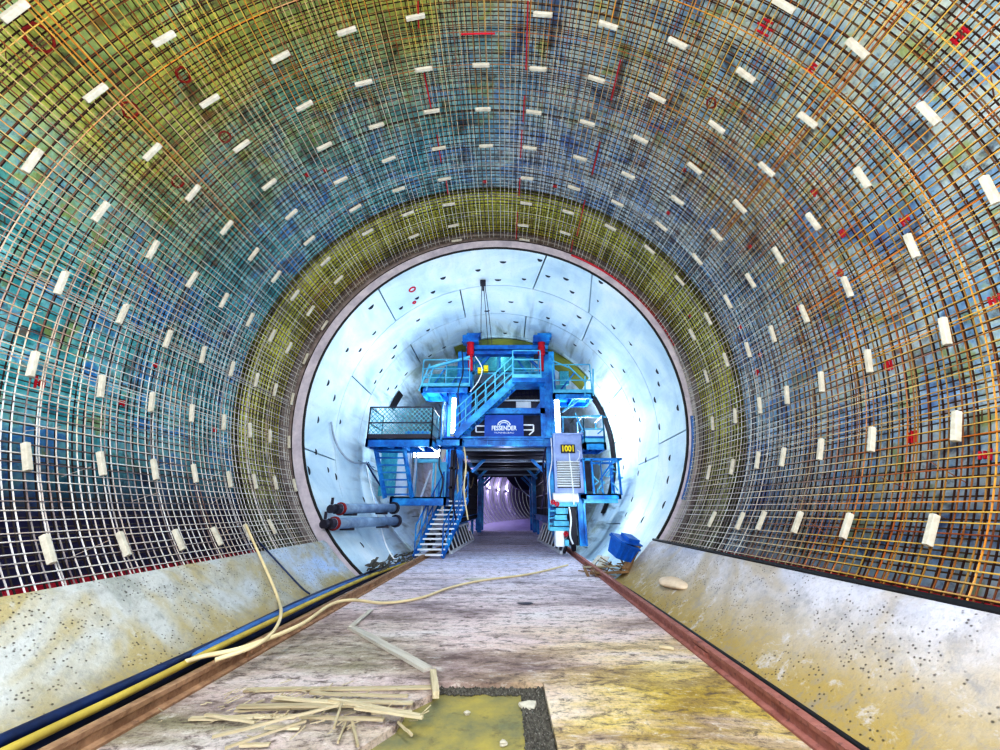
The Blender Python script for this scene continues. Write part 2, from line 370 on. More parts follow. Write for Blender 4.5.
# floor slab with a rectangular pit (pit front-left edge is ragged)
FX0, FX1 = -3.0, 2.36
PX0, PX1, PY1 = -.63, .35, 4.24
b = MB()
def slabpoly(pts, z=0, d=-.16):
    n = len(pts); vs = [(x, y, z) for x, y in pts] + [(x, y, d) for x, y in pts]
    b.add(vs, [tuple(range(n)), tuple(range(n, 2 * n))[::-1]] + [(i, (i + 1) % n, n + (i + 1) % n, n + i) for i in range(n)])
slabpoly([(PX1, YB), (FX1, YB), (FX1, PY1), (PX1, PY1)])
slabpoly([(FX0, YB), (-1.05, YB), (-1.0, 2.6), (-.97, 3.2), (-.80, 3.5), (-.78, 3.8), (-.62, 4.0), (PX0, PY1), (FX0, PY1)])
slabpoly([(FX0, PY1), (FX1, PY1), (FX1, 9.5), (2.6, 9.52), (2.6, 30), (-3.0, 30), (-3.0, 9.5), (FX0, 9.5)])
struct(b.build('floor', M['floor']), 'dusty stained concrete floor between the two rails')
b = MB(); b.box((-1.3, YB, -.18), (PX1, 4.35, -.05)); struct(b.build('floor_pit', M['rough']), 'yellowish fill in the rectangular floor recess')
b = MB()
# dark gravel strip inside the pit, along its right and far edge
vs = []; fs = []
def gravel(n, x0, x1, y0, y1):
    for _ in range(n):
        x, y, r = random.uniform(x0, x1), random.uniform(y0, y1), random.uniform(.008, .026)
        p = Vector((x, y, -.05 + r * .4)); o = len(b.v)
        b.add([p + Vector((r * random.uniform(.7, 1.3) * sx, r * random.uniform(.7, 1.3) * sy, r * sz)) for sx, sy, sz in ((1,0,0),(0,1,0),(-1,0,0),(0,-1,0),(0,0,1),(0,0,-1))],
              [(0,1,4),(1,2,4),(2,3,4),(3,0,4),(1,0,5),(2,1,5),(3,2,5),(0,3,5)])
b.box((.14, YB, -.06), (PX1, 4.24, -.044)); b.box((PX0, 4.13, -.06), (.14, 4.24, -.044))
gravel(700, .15, .34, 3.0, 4.22); gravel(250, -.6, .15, 4.1, 4.22)
tag(b.build('gravel', M['gravel']), 'dark gravel strip along the right and far edge of the floor recess', 'gravel', kind='stuff')

# ------------------------------------------------------------------ precast lining rings
RW = 1.87
rings = [9.5 + RW * i for i in range(11)]
joints = {0: [-102.5, -43.8, 16.5, 37.3, 97, 145, -145], 1: [-71, -15, 41, 101, 142, -118], 2: [-99, -43, 13, 68, 125, -140]}
slant = {(0, 2): -1.7, (0, 3): 1.9}
wl = struct(empty('wall_lining', (-.235, 9.5, 0)), 'pale blue precast concrete ring lining around the gantry')
pocket_spots = {0: [(371,307),(374,333),(347,350),(360,350),(401,308),(417,298),(433,292),(328,383),(334,398),(498,280),(524,279),(572,292),(540,260),(613,327),(630,343),(657,371),(659,384),(678,408),(443,278),(478,270),(503,262),(548,276),(566,279),(601,282),(598,301),(318,420),(316,452),(306,470),(670,458),(668,480),(664,505),(655,400),(658,428),(640,520),(328,470),(347,480),(349,507),(331,509),(362,545)],
                1: [(450,302),(418,320),(428,330),(395,347),(393,357),(381,371),(375,382),(487,311),(503,311),(511,302),(541,302),(548,318),(564,325),(579,317),(592,343),(600,352),(612,366),(624,371),(634,400),(635,410),(640,420),(640,440),(646,460),(634,475),(630,500),(340,422),(366,500),(622,515)],
                2: [(406,374),(388,389),(396,387),(505,333),(516,322),(480,333),(445,350),(430,356),(575,345),(590,372),(605,425),(618,440),(618,470)]}
seg_of = {}
for i, y0 in enumerate(rings[:-1]):
    js = joints.get(i) or [x + (28 if i % 2 else 0) for x in (-150, -98, -46, 6, 58, 110)]
    js = sorted(js); y1 = y0 + RW
    for k in range(len(js)):
        a, c = js[k], js[(k + 1) % len(js)]
        if c <= a: c += 360
        s0 = s1 = 0
        if i == 0:
            if a == 16.5: s0 = 1.7
            if c == 16.5: s1 = 1.7
            if a == 37.3: s0 = -1.9
            if c == 37.3: s1 = -1.9
        g = degrees(.02 / LR); n = max(4, int((c - a) / 3)); b = MB(); vs = []
        for y, sg in ((y0 + .016, 1), (y1 - .016, -1)):
            for R in (LR, LR + .3):
                vs += [lin(radians(a + g + s0 * sg + (c - a - 2 * g + (s1 - s0) * sg) * q / n), y, R) for q in range(n + 1)]
        m_ = n + 1
        fs = []
        for q in range(n):
            fs += [(q, q + 1, 2 * m_ + q + 1, 2 * m_ + q), (m_ + q + 1, m_ + q, 3 * m_ + q, 3 * m_ + q + 1), (q + 1, q, m_ + q, m_ + q + 1), (2 * m_ + q, 2 * m_ + q + 1, 3 * m_ + q + 1, 3 * m_ + q)]
        fs += [(0, 2 * m_, 3 * m_, m_), (n, m_ + n, 3 * m_ + n, 2 * m_ + n)]
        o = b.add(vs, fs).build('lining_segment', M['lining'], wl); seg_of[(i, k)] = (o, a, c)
for i, L in pocket_spots.items():
    for px, py in L:
        a, y = hitlin(px, py); ad = degrees(a)
        for (ri, k), (o, s, e) in seg_of.items():
            if ri == i and (s <= ad < e or s <= ad + 360 < e): break
        else: continue
        y = min(max(y, rings[i] + .12), rings[i + 1] - .12)
        b = MB(); w, h = random.uniform(.075, .115), random.uniform(.09, .13); n = 8
        tg = Vector((cos(a), 0, -sin(a))); ax = Vector((0, 1, 0)); rd = Vector((sin(a), 0, cos(a))); p = lin(a, y, LR - .004)
        top = [p + tg * (w * cos(pi * q / n)) + ax * (h * sin(pi * q / n) - h * .4) for q in range(n + 1)]
        bot = [v + rd * .03 for v in top]; k2 = n + 1
        b.add(top + bot, [tuple(range(k2)), tuple(range(k2, 2 * k2))[::-1]] + [(q, (q + 1) % k2, k2 + (q + 1) % k2, k2 + q) for q in range(k2)])
        b.build('bolt_pocket', M['pocket'], o)
# red survey mark on the first ring
for px, py, r in ((412, 289, .1), (414, 302, .05)):
    a, y = hitlin(px, py); tg = Vector((cos(a), 0, -sin(a))); p = lin(a, y, LR - .006)
    b = MB(); b.tube([p + tg * (r * cos(2 * pi * q / 10)) + Vector((0, r * sin(2 * pi * q / 10), 0)) for q in range(10)], .026, 5, True)
    o = b.build('paint_mark', M['red'], seg_of[(0, 2)][0]); o['label'] = 'red ring sprayed on the concrete'
# dark ground behind the joints, pale front rim, black gasket
b = MB(); n = 96
def tubeshell(b, R, y0, y1, ny=8):
    vs = [lin(2 * pi * i / n, y0 + (y1 - y0) * j / ny, R) for j in range(ny + 1) for i in range(n)]
    b.add(vs, [(j * n + i, j * n + (i + 1) % n, (j + 1) * n + (i + 1) % n, (j + 1) * n + i) for j in range(ny) for i in range(n)])
tubeshell(b, LR + .32, 9.5, rings[-1]); struct(b.build('wall_lining_backing', M['black']), 'dark ground showing in the joints of the ring lining')
b = MB(); vs = [lin(2 * pi * i / n, 9.49, R) for R in (LR + .035, 5.09) for i in range(n)] + [lin(2 * pi * i / n, 9.56, R) for R in (LR + .035, 5.09) for i in range(n)]
b.add(vs, [(i, (i + 1) % n, n + (i + 1) % n, n + i) for i in range(n)] + [(n + i, n + (i + 1) % n, 3 * n + (i + 1) % n, 3 * n + i) for i in range(n)])
struct(b.build('trim_3', M['rim']), 'pale front edge of the first concrete ring')
b = MB(); vs = [lin(2 * pi * i / n, 9.53, R) for R in (5.08, 5.72) for i in range(n)]
b.add(vs, [(i, (i + 1) % n, n + (i + 1) % n, n + i) for i in range(n)]); struct(b.build('wall_bulkhead', simple('bulkhead_concrete', (.36, .30, .30), (.20, .16, .16), 4, .8)), 'dark bulkhead between cavern wall and first ring')
b = MB(); b.tube([lin(2 * pi * i / n, 9.485, LR + .012) for i in range(n)], .03, 6, True)
struct(b.build('trim_4', M['black']), 'black gasket around the mouth of the ring lining')
b = MB(); b.tube([lin(radians(x), 9.47, 5.06) for x in range(26, 74, 3)], .03, 6); struct(b.build('trim_5', M['red']), 'red strip along the upper right edge of the first ring')
b = MB(); b.tube([lin(radians(x), 9.46, 4.95) for x in range(93, 118, 3)], .05, 6); struct(b.build('trim_6', M['lbcable']), 'blue strip along the lower right edge of the first ring')
# olive strip high behind the gantry, black seals beside it
def liningband(name, mt, a0, a1, y0, y1, R, label):
    b = MB(); k = 24; vs = [lin(radians(a0 + (a1 - a0) * i / k), y, r) for y in (y0, y1) for r in (R, R + .03) for i in range(k + 1)]; m_ = k + 1
    fs = []
    for i in range(k): fs += [(i, i + 1, 2 * m_ + i + 1, 2 * m_ + i), (i, m_ + i, m_ + i + 1, i + 1), (m_ + i, 3 * m_ + i, 3 * m_ + i + 1, m_ + i + 1), (2 * m_ + i, 2 * m_ + i + 1, 3 * m_ + i + 1, 3 * m_ + i)]
    return struct(b.add(vs, fs).build(name, mt), label)
liningband('wall_lining_olive', M['olive'], -24, 52, 15.3, 17.0, LR - .06, 'olive strip of lining showing above the gantry')
liningband('trim_7', M['black'], 58, 120, 16.0, 16.5, LR - .09, 'black seal band on the lining right of the gantry')
liningband('trim_8', M['black'], -69, -60, 15.2, 15.8, LR - .07, 'black seal band on the lining upper left of the gantry')

# ------------------------------------------------------------------ far curving tunnel
def faxis(s):
    y = 29.9 + s; d = max(0, y - 26); return Vector((-.13 + d * d / 230, y, 3.70))
b = MB(); n = 48; seq = []
for k in range(34):
    s = k * 1.87; seq += [(s, 0), (s + 1.5, 1)]
for q in range(len(seq) - 1):
    (s0, _), (s1, _) = seq[q], seq[q + 1]; mi = 0 if q % 2 == 0 else 1
    rr = LR if mi == 0 else LR + .05
    vs = []
    for s in (s0, s1):
        c = faxis(s); vs += [c + Vector((rr * sin(2 * pi * i / n), 0, rr * cos(2 * pi * i / n))) for i in range(n)]
    b.add(vs, [(i, (i + 1) % n, n + (i + 1) % n, n + i) for i in range(n)], mi)
struct(b.build('wall_far_tunnel', [M['farc'], M['dark']]), 'violet lit ring tunnel curving away behind the gantry')
b = MB(); vs = []
for k in range(33):
    c = faxis(k * 1.9); vs += [(c.x - 2.9, c.y, 0), (c.x + 2.9, c.y, 0)]
b.add(vs, [(2 * k, 2 * k + 1, 2 * k + 3, 2 * k + 2) for k in range(32)])
struct(b.build('floor_far', simple('far_floor_concrete', (.50, .46, .72), (.34, .30, .55), .8, .6)), 'violet lit floor of the far tunnel')
c = faxis(62); b = MB(); b.box((c.x - 6, c.y, -1), (c.x + 6, c.y + .1, 9)); struct(b.build('wall_far_end', M['dark']), 'dark end of the visible far tunnel')

# ================================================================== REBAR CAGE
cage = tag(empty('rebar_cage', (CX, 0, CZ)), 'rusty curved rebar cage of hoops and long bars lining walls and crown', 'rebar cage')
AB = radians(130.7)
hm = MB().tube([(R_ := 5.065) * Vector((sin(AB * (2 * i / 72 - 1)), 0, cos(AB * (2 * i / 72 - 1)))) for i in range(73)], .0068, 5)
def mesh_of(b, name, mt):
    me = bpy.data.meshes.new(name); me.from_pydata(b.v, [], b.f); me.materials.append(mt); return me
hoop_in = mesh_of(hm, 'hoop_bar', M['barhoop'])
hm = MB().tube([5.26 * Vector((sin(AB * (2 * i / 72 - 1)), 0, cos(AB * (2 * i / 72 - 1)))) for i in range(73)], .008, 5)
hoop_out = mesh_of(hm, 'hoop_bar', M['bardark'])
YEND = 9.42
def part(name, me, loc, rot=(0, 0, 0)):
    o = bpy.data.objects.new(name, me); COL.objects.link(o); o.parent = cage; o.location = loc; o.rotation_euler = rot; return o
ys = []; y = 1.3
k = 0
while y < YEND:
    ys.append(y + random.uniform(-.012, .012)); y += .104; k += 1
    if k % 7 == 0: ys.append(y - .07)
for y in ys[-100:]: part('hoop_bar', hoop_in, (0, y, 0), (0, random.uniform(-.004, .004), random.uniform(-.001, .001)))
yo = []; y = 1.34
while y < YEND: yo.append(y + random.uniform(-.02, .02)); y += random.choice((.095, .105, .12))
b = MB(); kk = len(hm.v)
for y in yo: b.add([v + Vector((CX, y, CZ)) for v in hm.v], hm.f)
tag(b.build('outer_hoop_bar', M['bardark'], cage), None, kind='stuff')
YL0 = 1.2
lm = MB().tube([(0, YL0 + (YEND - YL0) * i / 8, 5.048) for i in range(9)], .0068, 5); long_in = mesh_of(lm, 'long_bar', M['bar'])
NL = 214
angs = [-130.2 + 260.4 * i / (NL - 1) for i in range(NL)]
extra = [-63, -62.4, -61.8, -36, -35.5, -24.6, 0.6, 23.8, 36.4, 62, 62.5, 86, 86.6, 98, -90, -90.6, -101]
allin = [radians(a + random.uniform(-.16, .16)) for a in angs + extra]
pick = set(range(0, NL, 3)) | set(range(NL, NL + len(extra)))
pick |= set([q for q in range(1, NL, 3)][:100 - len(pick)]); pick = set(sorted(pick)[:100]) if len(pick) > 100 else pick
for i in pick: part('long_bar', long_in, (0, 0, 0), (0, allin[i], 0))
b = MB()
for i in range(len(allin)):
    if i not in pick: b.tube([cyl(allin[i], YL0 + (YEND - YL0) * q / 6, 5.048) for q in range(7)], .0068, 5)
tag(b.build('inner_long_bar', M['bar'], cage), None, kind='stuff')
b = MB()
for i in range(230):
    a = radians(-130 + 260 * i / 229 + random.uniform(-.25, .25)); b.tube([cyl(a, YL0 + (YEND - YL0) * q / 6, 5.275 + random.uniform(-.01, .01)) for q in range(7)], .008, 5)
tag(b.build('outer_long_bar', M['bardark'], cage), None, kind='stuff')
b = MB()   # slanting tie bars between the two layers
for i in range(420):
    a = radians(random.uniform(-128, 128)); y = random.uniform(1.8, 9.2); b.tube([cyl(a, y, 5.05), cyl(a + random.uniform(-.03, .03), y + random.choice((-1, 1)) * random.uniform(.1, .22), 5.28)], .005, 4)
tag(b.build('tie_bar', M['bar'], cage), None, kind='stuff')
# red painted stretches of bar near the crown
for pts in [((418, 1), (418.5, 28)), ((424, 73), (431, 108)), ((437, 135), (441, 162)), ((446, 180), (448, 194)), ((528, 1), (526, 70)), ((524.5, 96), (523, 122)), ((522, 130), (520.5, 158)),
            ((520, 178), (519, 196)), ((517.5, 212), (516, 246)), ((620.5, 60), (611, 100)), ((600, 142), (592, 175)), ((585, 200), (577, 236)), ((573, 240), (571, 252))]:
    h = [hitcyl(p[0], p[1], 5.02) for p in pts]; a = (h[0][0] + h[1][0]) / 2
    b = MB(); b.tube([cyl(h[0][0], h[0][1], 5.02), cyl(h[1][0], min(h[1][1], 9.4), 5.02)], .012, 6)
    o = b.build('long_bar_paint', M['red'], cage); o['label'] = 'red painted stretch of bar near the crown'
for p in [(461, 34, 495, 34)]:
    h0, h1 = hitcyl(p[0], p[1], 5.02), hitcyl(p[2], p[3], 5.02); b = MB()
    b.tube([cyl(h0[0] + (h1[0] - h0[0]) * q / 5, (h0[1] + h1[1]) / 2, 5.02) for q in range(6)], .016, 6); b.build('hoop_bar_paint', M['red'], cage)
# red paint marks on the wall behind the bars
marks = [(40, 38, .17, 1), (178, 182, .12, 1), (225, 137, .12, 1), (130, 110, .13, 1), (183, 75, .12, 1), (40, 383, .1, 0), (122, 403, .07, 0), (485, 182, .09, 0), (555, 186, .08, 0), (711, 103, .10, 1),
         (765, 27, .16, 0), (960, 36, .12, 0), (815, 192, .08, 0), (812, 68, .1, 0), (905, 220, .09, 0), (843, 233, .08, 0), (840, 273, .08, 0), (799, 308, .07, 0), (757, 372, .09, 0), (740, 327, .07, 0),
         (750, 247, .07, 0), (668, 213, .07, 0), (684, 170, .07, 0), (888, 366, .1, 0), (912, 437, .11, 0), (307, 175, .07, 0), (690, 316, .06, 0), (325, 170, .06, 0), (215, 430, .07, 0), (155, 365, .07, 0), (760, 355, .07, 0), (985, 455, .1, 0), (995, 300, .1, 0)]
for px, py, r, ringed in marks:
    a, y = hitcyl(px, py, 5.22); y = min(y, 9.3); tg = Vector((cos(a), 0, -sin(a))); p = cyl(a, y, 5.22); b = MB()
    r *= .75
    if ringed:
        b.tube([p + tg * (r * cos(2 * pi * q / 12) * random.uniform(.85, 1.1)) + Vector((0, r * sin(2 * pi * q / 12) * random.uniform(.8, 1.1), 0)) for q in range(12)], .016, 5, True)
    else:
        for e in (-1, 0, 1):
            q = p + Vector((0, e * r * .55, 0)); d = tg * r * random.uniform(.5, 1); b.tube([q - d, q + d], .013, 5)
        b.tube([p - Vector((0, r * .7, 0)), p + Vector((0, r * .7, 0))], .012, 5)
    o = b.build('red_tie', M['darkred' if ringed else 'red'], cage)

# ------------------------------------------------------------------ spacer blocks, one thing each
# where each block sits on the cage (seen from the survey point), row by row
rows = {
    'L1': [(50,548),(125,543),(180,539),(218,535.5),(249,531.5),(273,526)],
    'L2': [(28.7,456),(103,463),(156,469),(196,473),(230.5,479),(256,481),(276.5,482.4),(296,485)],
    'L3': [(34.7,363.7),(103,386),(153,402),(193,413),(225,422),(251,430),(271,436),(290,442)],
    'L4': [(63,283),(124,314),(169,339),(204,355),(233,369),(257.5,380),(276,390),(293,399)],
    'L5': [(34,161),(102,212),(154,250),(193,280),(225,300.7),(251,320),(273,336),(289.5,348),(306.5,359)],
    'L6': [(16,12),(97,93.5),(153.5,152.5),(194,193.5),(227.5,228),(254.5,254.7),(277,277),(295.6,295.5),(311,311),(325,325.6)],
    'L7': [(165,39.5),(210.5,101.7),(242.3,146.7),(270,185),(292,215),(310,241),(326,262),(339,280)],
    'L8': [(281,57.7),(305,106.7),(325,147),(341,181),(355.7,208.7),(368,232.7)],
    'L9': [(347,32),(364,83.7),(376.7,126.7),(389,160),(399,190),(408.7,214),(414,236.7)],
    'T1': [(415.7,18),(423.7,70),(432,112),(439,149),(444.7,179.7),(449,205),(453.7,226),(457.7,246)],
    'T2': [(481,66),(483,110),(486,146.7)],
    'T3': [(542.7,15.3),(538,69.7),(533.7,113),(529.7,148.7),(527,179),(526,204),(523,226),(524,246)],
    'T4': [(607.7,26),(596,80),(587,123.7),(579.7,159),(573.7,188.7),(568,212.7),(565,233.7)],
    'R1': [(677,44),(656.7,98.7),(640,140),(627.7,176),(617,204),(610,228)],
    'R2': [(783,6),(745,76),(716,127.7),(694,169),(676.7,201),(661,227),(649,250)],
    'R3': [(856,49),(806.7,120.7),(765.7,170),(739,207),(716,235.7),(696.6,259.8),(679,281)],
    'R4': [(927,114),(860.7,178),(812,222),(777,255.7),(749.7,281),(727,302),(707.4,319),(691.6,335)],
    'R5': [(988,190),(910,246),(845.7,287),(803,314),(771.5,334),(747,350),(725,360),(705.7,376.5)],
    'R6': [(943,331),(867,361),(820,381.7),(785.7,395),(758.6,405.5),(734,415.7),(711.6,423.4)],
    'R7': [(954,425.6),(870,439),(819,449),(781.6,456.7),(756.4,460),(731,466.5),(707.7,472)],
    'R8': [(929,529),(845,525),(796,521.5),(760,520),(739,520.4),(711,518.6)],
}
ORD = 'first second third fourth fifth sixth seventh eighth ninth tenth'.split()
bm = bmesh.new(); bmesh.ops.create_cube(bm, size=1)
for v in bm.verts:
    v.co = Vector((v.co.x * .31, v.co.y * (.052 if v.co.z < 0 else .068), v.co.z * .05))
bmesh.ops.bevel(bm, geom=bm.edges[:], offset=.009, segments=2, affect='EDGES', profile=.6)
sp_me = bpy.data.meshes.new('spacer_block'); bm.to_mesh(sp_me); bm.free(); sp_me.materials.append(M['spacer'])
desc = {}
for i in range(1, 10): desc['L%d' % i] = 'the %s rebar row up the left wall' % ORD[i - 1]
for i in range(1, 9): desc['R%d' % i] = 'the %s rebar row up the right wall' % ORD[8 - i]
desc.update(T1='the rebar row just left of the crown', T2='the short middle row along the crown', T3='the rebar row just right of the crown', T4='the second rebar row right of the crown')
MEAS = {}
def spacers():
    for nm, L in rows.items():
        for j, (px, py) in enumerate(L):
            a, y = hitcyl(px, py, 4.985); y = min(y, 9.36)
            o = bpy.data.objects.new('spacer_block', sp_me); COL.objects.link(o)
            o.location = cyl(a, y, 5.0)
            o.rotation_euler = Matrix.Rotation(a, 3, 'Y').to_euler(); o.rotation_euler.rotate_axis('Z', random.uniform(-.06, .06))
            w = 'nearest the camera' if j == 0 else ORD[j] + ' from camera'
            tag(o, 'white spacer block, %s in %s' % (w, desc[nm]), 'spacer', 'white concrete spacers tied to the rebar')
spacers()

# ================================================================== RAILS
def railx(side, y): return (-2.76 if side < 0 else 2.10) + .022 * (y - 3.3)
prof = [(a * .72, b * .85) for a, b in [(-.10, 0), (.10, 0), (.10, .022), (.03, .035), (.025, .10), (.055, .115), (.055, .155), (-.055, .155), (-.055, .115), (-.025, .10), (-.03, .035), (-.10, .022)]]
for side, mt, lab in ((-1, 'railo', 'brown rusty steel rail along the left floor edge beside the hoses'), (1, 'railr', 'reddish rusty steel rail along the right floor edge')):
    b = MB(); b.extr(prof, (railx(side, YB), YB, .001), (railx(side, 28), 28, .001)); o = rebase(b.build('steel_rail', M[mt]), (railx(side, 5), 5, 0))
    tag(o, lab, 'rail')
    for yy in (4.9, 8.6):   # bolted joint plates
        xx = railx(side, yy); s_ = -side * .026; c = MB(); c.box((xx + s_ - .012, yy - .16, .03), (xx + s_ + .012, yy + .16, .085))
        for q in (-.1, .1): c.tube([(xx + s_, yy + q, .058), (xx + s_ - side * .025, yy + q, .058)], .014, 6)
        c.build('joint_plate', M[mt], o)

# ================================================================== CABLES AND HOSES
def hose(name, pts, r, mt, label, cat, n=8, sides=7, group=None):
    b = MB(); b.tube(spline(pts, n), r, sides); o = b.build(name, M[mt], smooth=True); p = Vector(pts[0]); rebase(o, p); return tag(o, label, cat, group)
hose('power_cable', [(-3.10, YB, .06), (-3.06, 2, .05), (-3.07, 4, .06), (-3.05, 6.5, .05), (-3.02, 8.6, .06), (-2.9, 11, .06)], .055, 'bcable', 'thick dark blue cable lowest in the left gutter', 'cable')
hose('power_cable', [(-3.19, YB, .13), (-3.17, 2.4, .12), (-3.13, 4.6, .12), (-3.16, 7, .13), (-3.06, 9.4, .12), (-2.95, 11, .1)], .045, 'bcable', 'dark blue cable resting against the foot of the left kerb', 'cable')
hose('power_cable', [(-3.0, 4.4, .14), (-3.05, 5.4, .15), (-3.06, 6.4, .14), (-3.0, 8, .14), (-2.96, 9.5, .10), (-2.85, 11.5, .08)], .05, 'lbcable', 'mid blue pipe lying on the cables by the left kerb', 'pipe')
hose('rubber_hose', [(-2.98, YB, .12), (-2.98, 2.5, .13), (-2.97, 3.6, .13), (-2.95, 4.6, .15), (-2.93, 5.6, .16), (-2.88, 6.8, .18), (-2.82, 9, .16), (-2.75, 12, .05)], .032, 'yhose', 'yellow hose running straight beside the left rail', 'hose')
hose('rubber_hose', [tuple(atz(185, 662, .16)), tuple(atz(205, 656, .17)), tuple(atz(245, 647, .22)), tuple(atz(300, 625, .24)), tuple(atz(330, 605, .24)), tuple(atz(352, 600, .22)), tuple(atz(385, 603, .05)), tuple(atz(420, 598, .03)), tuple(atz(452, 587, .03)), tuple(atz(485, 580, .03)), tuple(atz(530, 574, .03)), tuple(atz(568, 565, .05))], .022, 'phose', 'pale yellow hose crossing the floor from the left rail to the right', 'hose')
def kerbpt(px, py, R=4.825):
    a, y = hitcyl(px, py, R); return tuple(cyl(a, y, R))
hose('rubber_hose', [kerbpt(246, 525, 4.93), kerbpt(253, 541, 4.86)] + [kerbpt(*p) for p in ((264, 565), (274, 588), (279, 602))] + [tuple(atz(281, 612, .30)), tuple(atz(278, 624, .27)), tuple(atz(268, 637, .25)), tuple(atz(250, 648, .23)), tuple(atz(215, 660, .20))], .02, 'phose', 'yellow hose hanging from the rebar down over the left kerb', 'hose')
hose('rubber_hose', [kerbpt(258, 541), kerbpt(272, 556), kerbpt(300, 586), kerbpt(310, 594)], .013, 'bcable', 'thin dark cable running down the left kerb beside the hanging hose', 'cable')
hose('power_cable', [(railx(1, YB) + .22, YB, .03), (railx(1, 3) + .22, 3, .03), (railx(1, 5) + .2, 5, .035), (railx(1, 8) + .17, 8, .04), (railx(1, 9.4) + .1, 9.4, .04)], .022, 'black', 'thin black cable lying outside the right rail', 'cable')
# hoses slung on the lining left of the gantry
def wallhose(P, r, mt, label, cat='cable'):
    pts = []
    for px, py, inset in P:
        a, y = hitlin(px, py, LR - inset); pts.append(tuple(lin(a, y, LR - inset)))
    return hose('hanging_cable', pts, r, mt, label, cat)
wallhose([(331, 422, .06), (334, 438, .06), (341, 452, .12), (352, 462, .2), (366, 463, .1)], .03, 'grey', 'grey cable sagging from the upper left lining to the hook')
wallhose([(366, 462, .08), (374, 476, .2), (384, 490, .3), (395, 498, .4), (402, 500, .5)], .03, 'bcable', 'dark cable drooping from the wall hook to the low platform')
wallhose([(366, 463, .06), (369, 480, .12), (374, 500, .2), (379, 520, .3), (386, 545, .3), (396, 562, .2)], .02, 'white', 'pale cord hanging from the wall hook past both pipes')
wallhose([(365, 465, .05), (372, 488, .1), (381, 508, .15), (392, 526, .2)], .02, 'grey', 'grey cord slanting from the wall hook behind the pale cord')
wallhose([(368, 462, .05), (374, 470, .05), (390, 474, .05)], .015, 'bcable', 'thin dark cord stretched from the wall hook towards the stair')
# anchor with three ropes from the crown
anchor = at(483, 284, 11.05)
b = MB(); a_, y_ = hitlin(483, 281); p = lin(a_, y_, LR); b.box(p + Vector((-.09, -.1, -.14)), p + Vector((.09, .1, -.01))); b.tube([p + Vector((0, 0, -.12)), p + Vector((0, .1, -.32))], .03, 6)
tag(rebase(b.build('anchor_bracket', M['dark'], bevel=.01), p), 'dark anchor bracket bolted at the crown of the first ring', 'bracket')
for (x0, x1, lab) in ((481, 481, 'thin rope hanging straight from the crown anchor, leftmost of three'), (484, 488, 'thin rope from the crown anchor, middle of three'), (486, 492, 'thin rope from the crown anchor, rightmost of three')):
    b = MB(); b.tube([p + Vector(((x0 - 483) * .02, 0, -.14)), at((x0 + x1) / 2, 315, 12.4), at(x1, 345, 14.2)], .012, 5); tag(rebase(b.build('hanging_rope', M['dark']), p), lab, 'rope')

# pipes on the left lining
for nm, pa, pb, ya, yb, lab in (('upper', (330, 509), (394, 508), 9.7, 12.6, 'steel blue horizontal pipe on the left lining, the upper one'), ('lower', (323, 524), (396, 521), 9.15, 12.4, 'steel blue horizontal pipe on the left lining, the lower one')):
    P, Q = at(*pa, ya), at(*pb, yb); root = tag(empty('wall_pipe', P), lab, 'pipe'); d = (Q - P).normalized()
    b = MB(); b.tube([P + d * .35, Q], .125, 14); b.build('pipe_body', M['pipe'], root, smooth=True)
    b = MB(); b.tube([P, P + d * .1], .10, 10); b.tube([P + d * .1, P + d * .2], .06, 8); b.tube([P + d * .2, P + d * .35], .12, 10); b.tube([P + d * .05 + Vector((0, 0, .1)), P + d * .05 + Vector((0, 0, .26))], .035, 6); b.build('valve', M['dark'], root)
    b = MB(); b.tube([P + d * .36, P + d * .43], .155, 12); b.build('flange', M['darkred'], root)
    b = MB(); b.tube([Q - d * .06, Q + d * .04], .18, 12); b.build('flange', M['dark'], root)
    for t_ in (.3, .8):
        S = P.lerp(Q, t_); b = MB(); b.bar(S + Vector((-.22, 0, -.14)), S + Vector((.12, 0, -.14)), .07, .06); b.build('support', M['dark'], root)

# ================================================================== GANTRY
GY = 14.0
gan = tag(empty('tunnel_gantry', (0, GY, 0)), 'blue steel tunnel gantry with platforms and stairs filling the concrete ring', 'gantry')
def gbox(b, x0, y0, x1, y1, Y, d, m=0):
    A, B, C_, D = at(x0, y0, Y), at(x0, y1, Y), at(x1, y0, Y), at(x1, y1, Y)
    return b.box(((A.x + B.x) / 2, Y, (A.z + C_.z) / 2), ((C_.x + D.x) / 2, Y + d, (B.z + D.z) / 2), m)
def gbar(b, p, q, Y, w=.06, d=None, Y2=None, m=0):
    return b.bar(at(*p, Y), at(*q, Y if Y2 is None else Y2), d or w, w, (0, 0, 1), m)
def gpart(name, b, mt, parent=None, label=None, **k):
    o = b.build(name, M[mt] if isinstance(mt, str) else mt, parent or gan, **k)
    if label: o['label'] = label
    return o
def railing(parent, pts, h=1.05, mt='cyan', r=.024, step=.9, mids=(.5,), toe=True, name='railing'):
    b = MB(); pts = [Vector(p) for p in pts]
    for p, q in zip(pts, pts[1:]):
        L = (q - p).length; n = max(1, round(L / step))
        for i in range(n + 1):
            s = p.lerp(q, i / n); b.tube([s, s + Vector((0, 0, h))], r, 6)
        for f in mids + (1,): b.tube([p + Vector((0, 0, h * f)), q + Vector((0, 0, h * f))], r, 6)
        if toe: b.bar(p + Vector((0, 0, .08)), q + Vector((0, 0, .08)), .02, .14)
    return gpart(name, b, mt, parent)

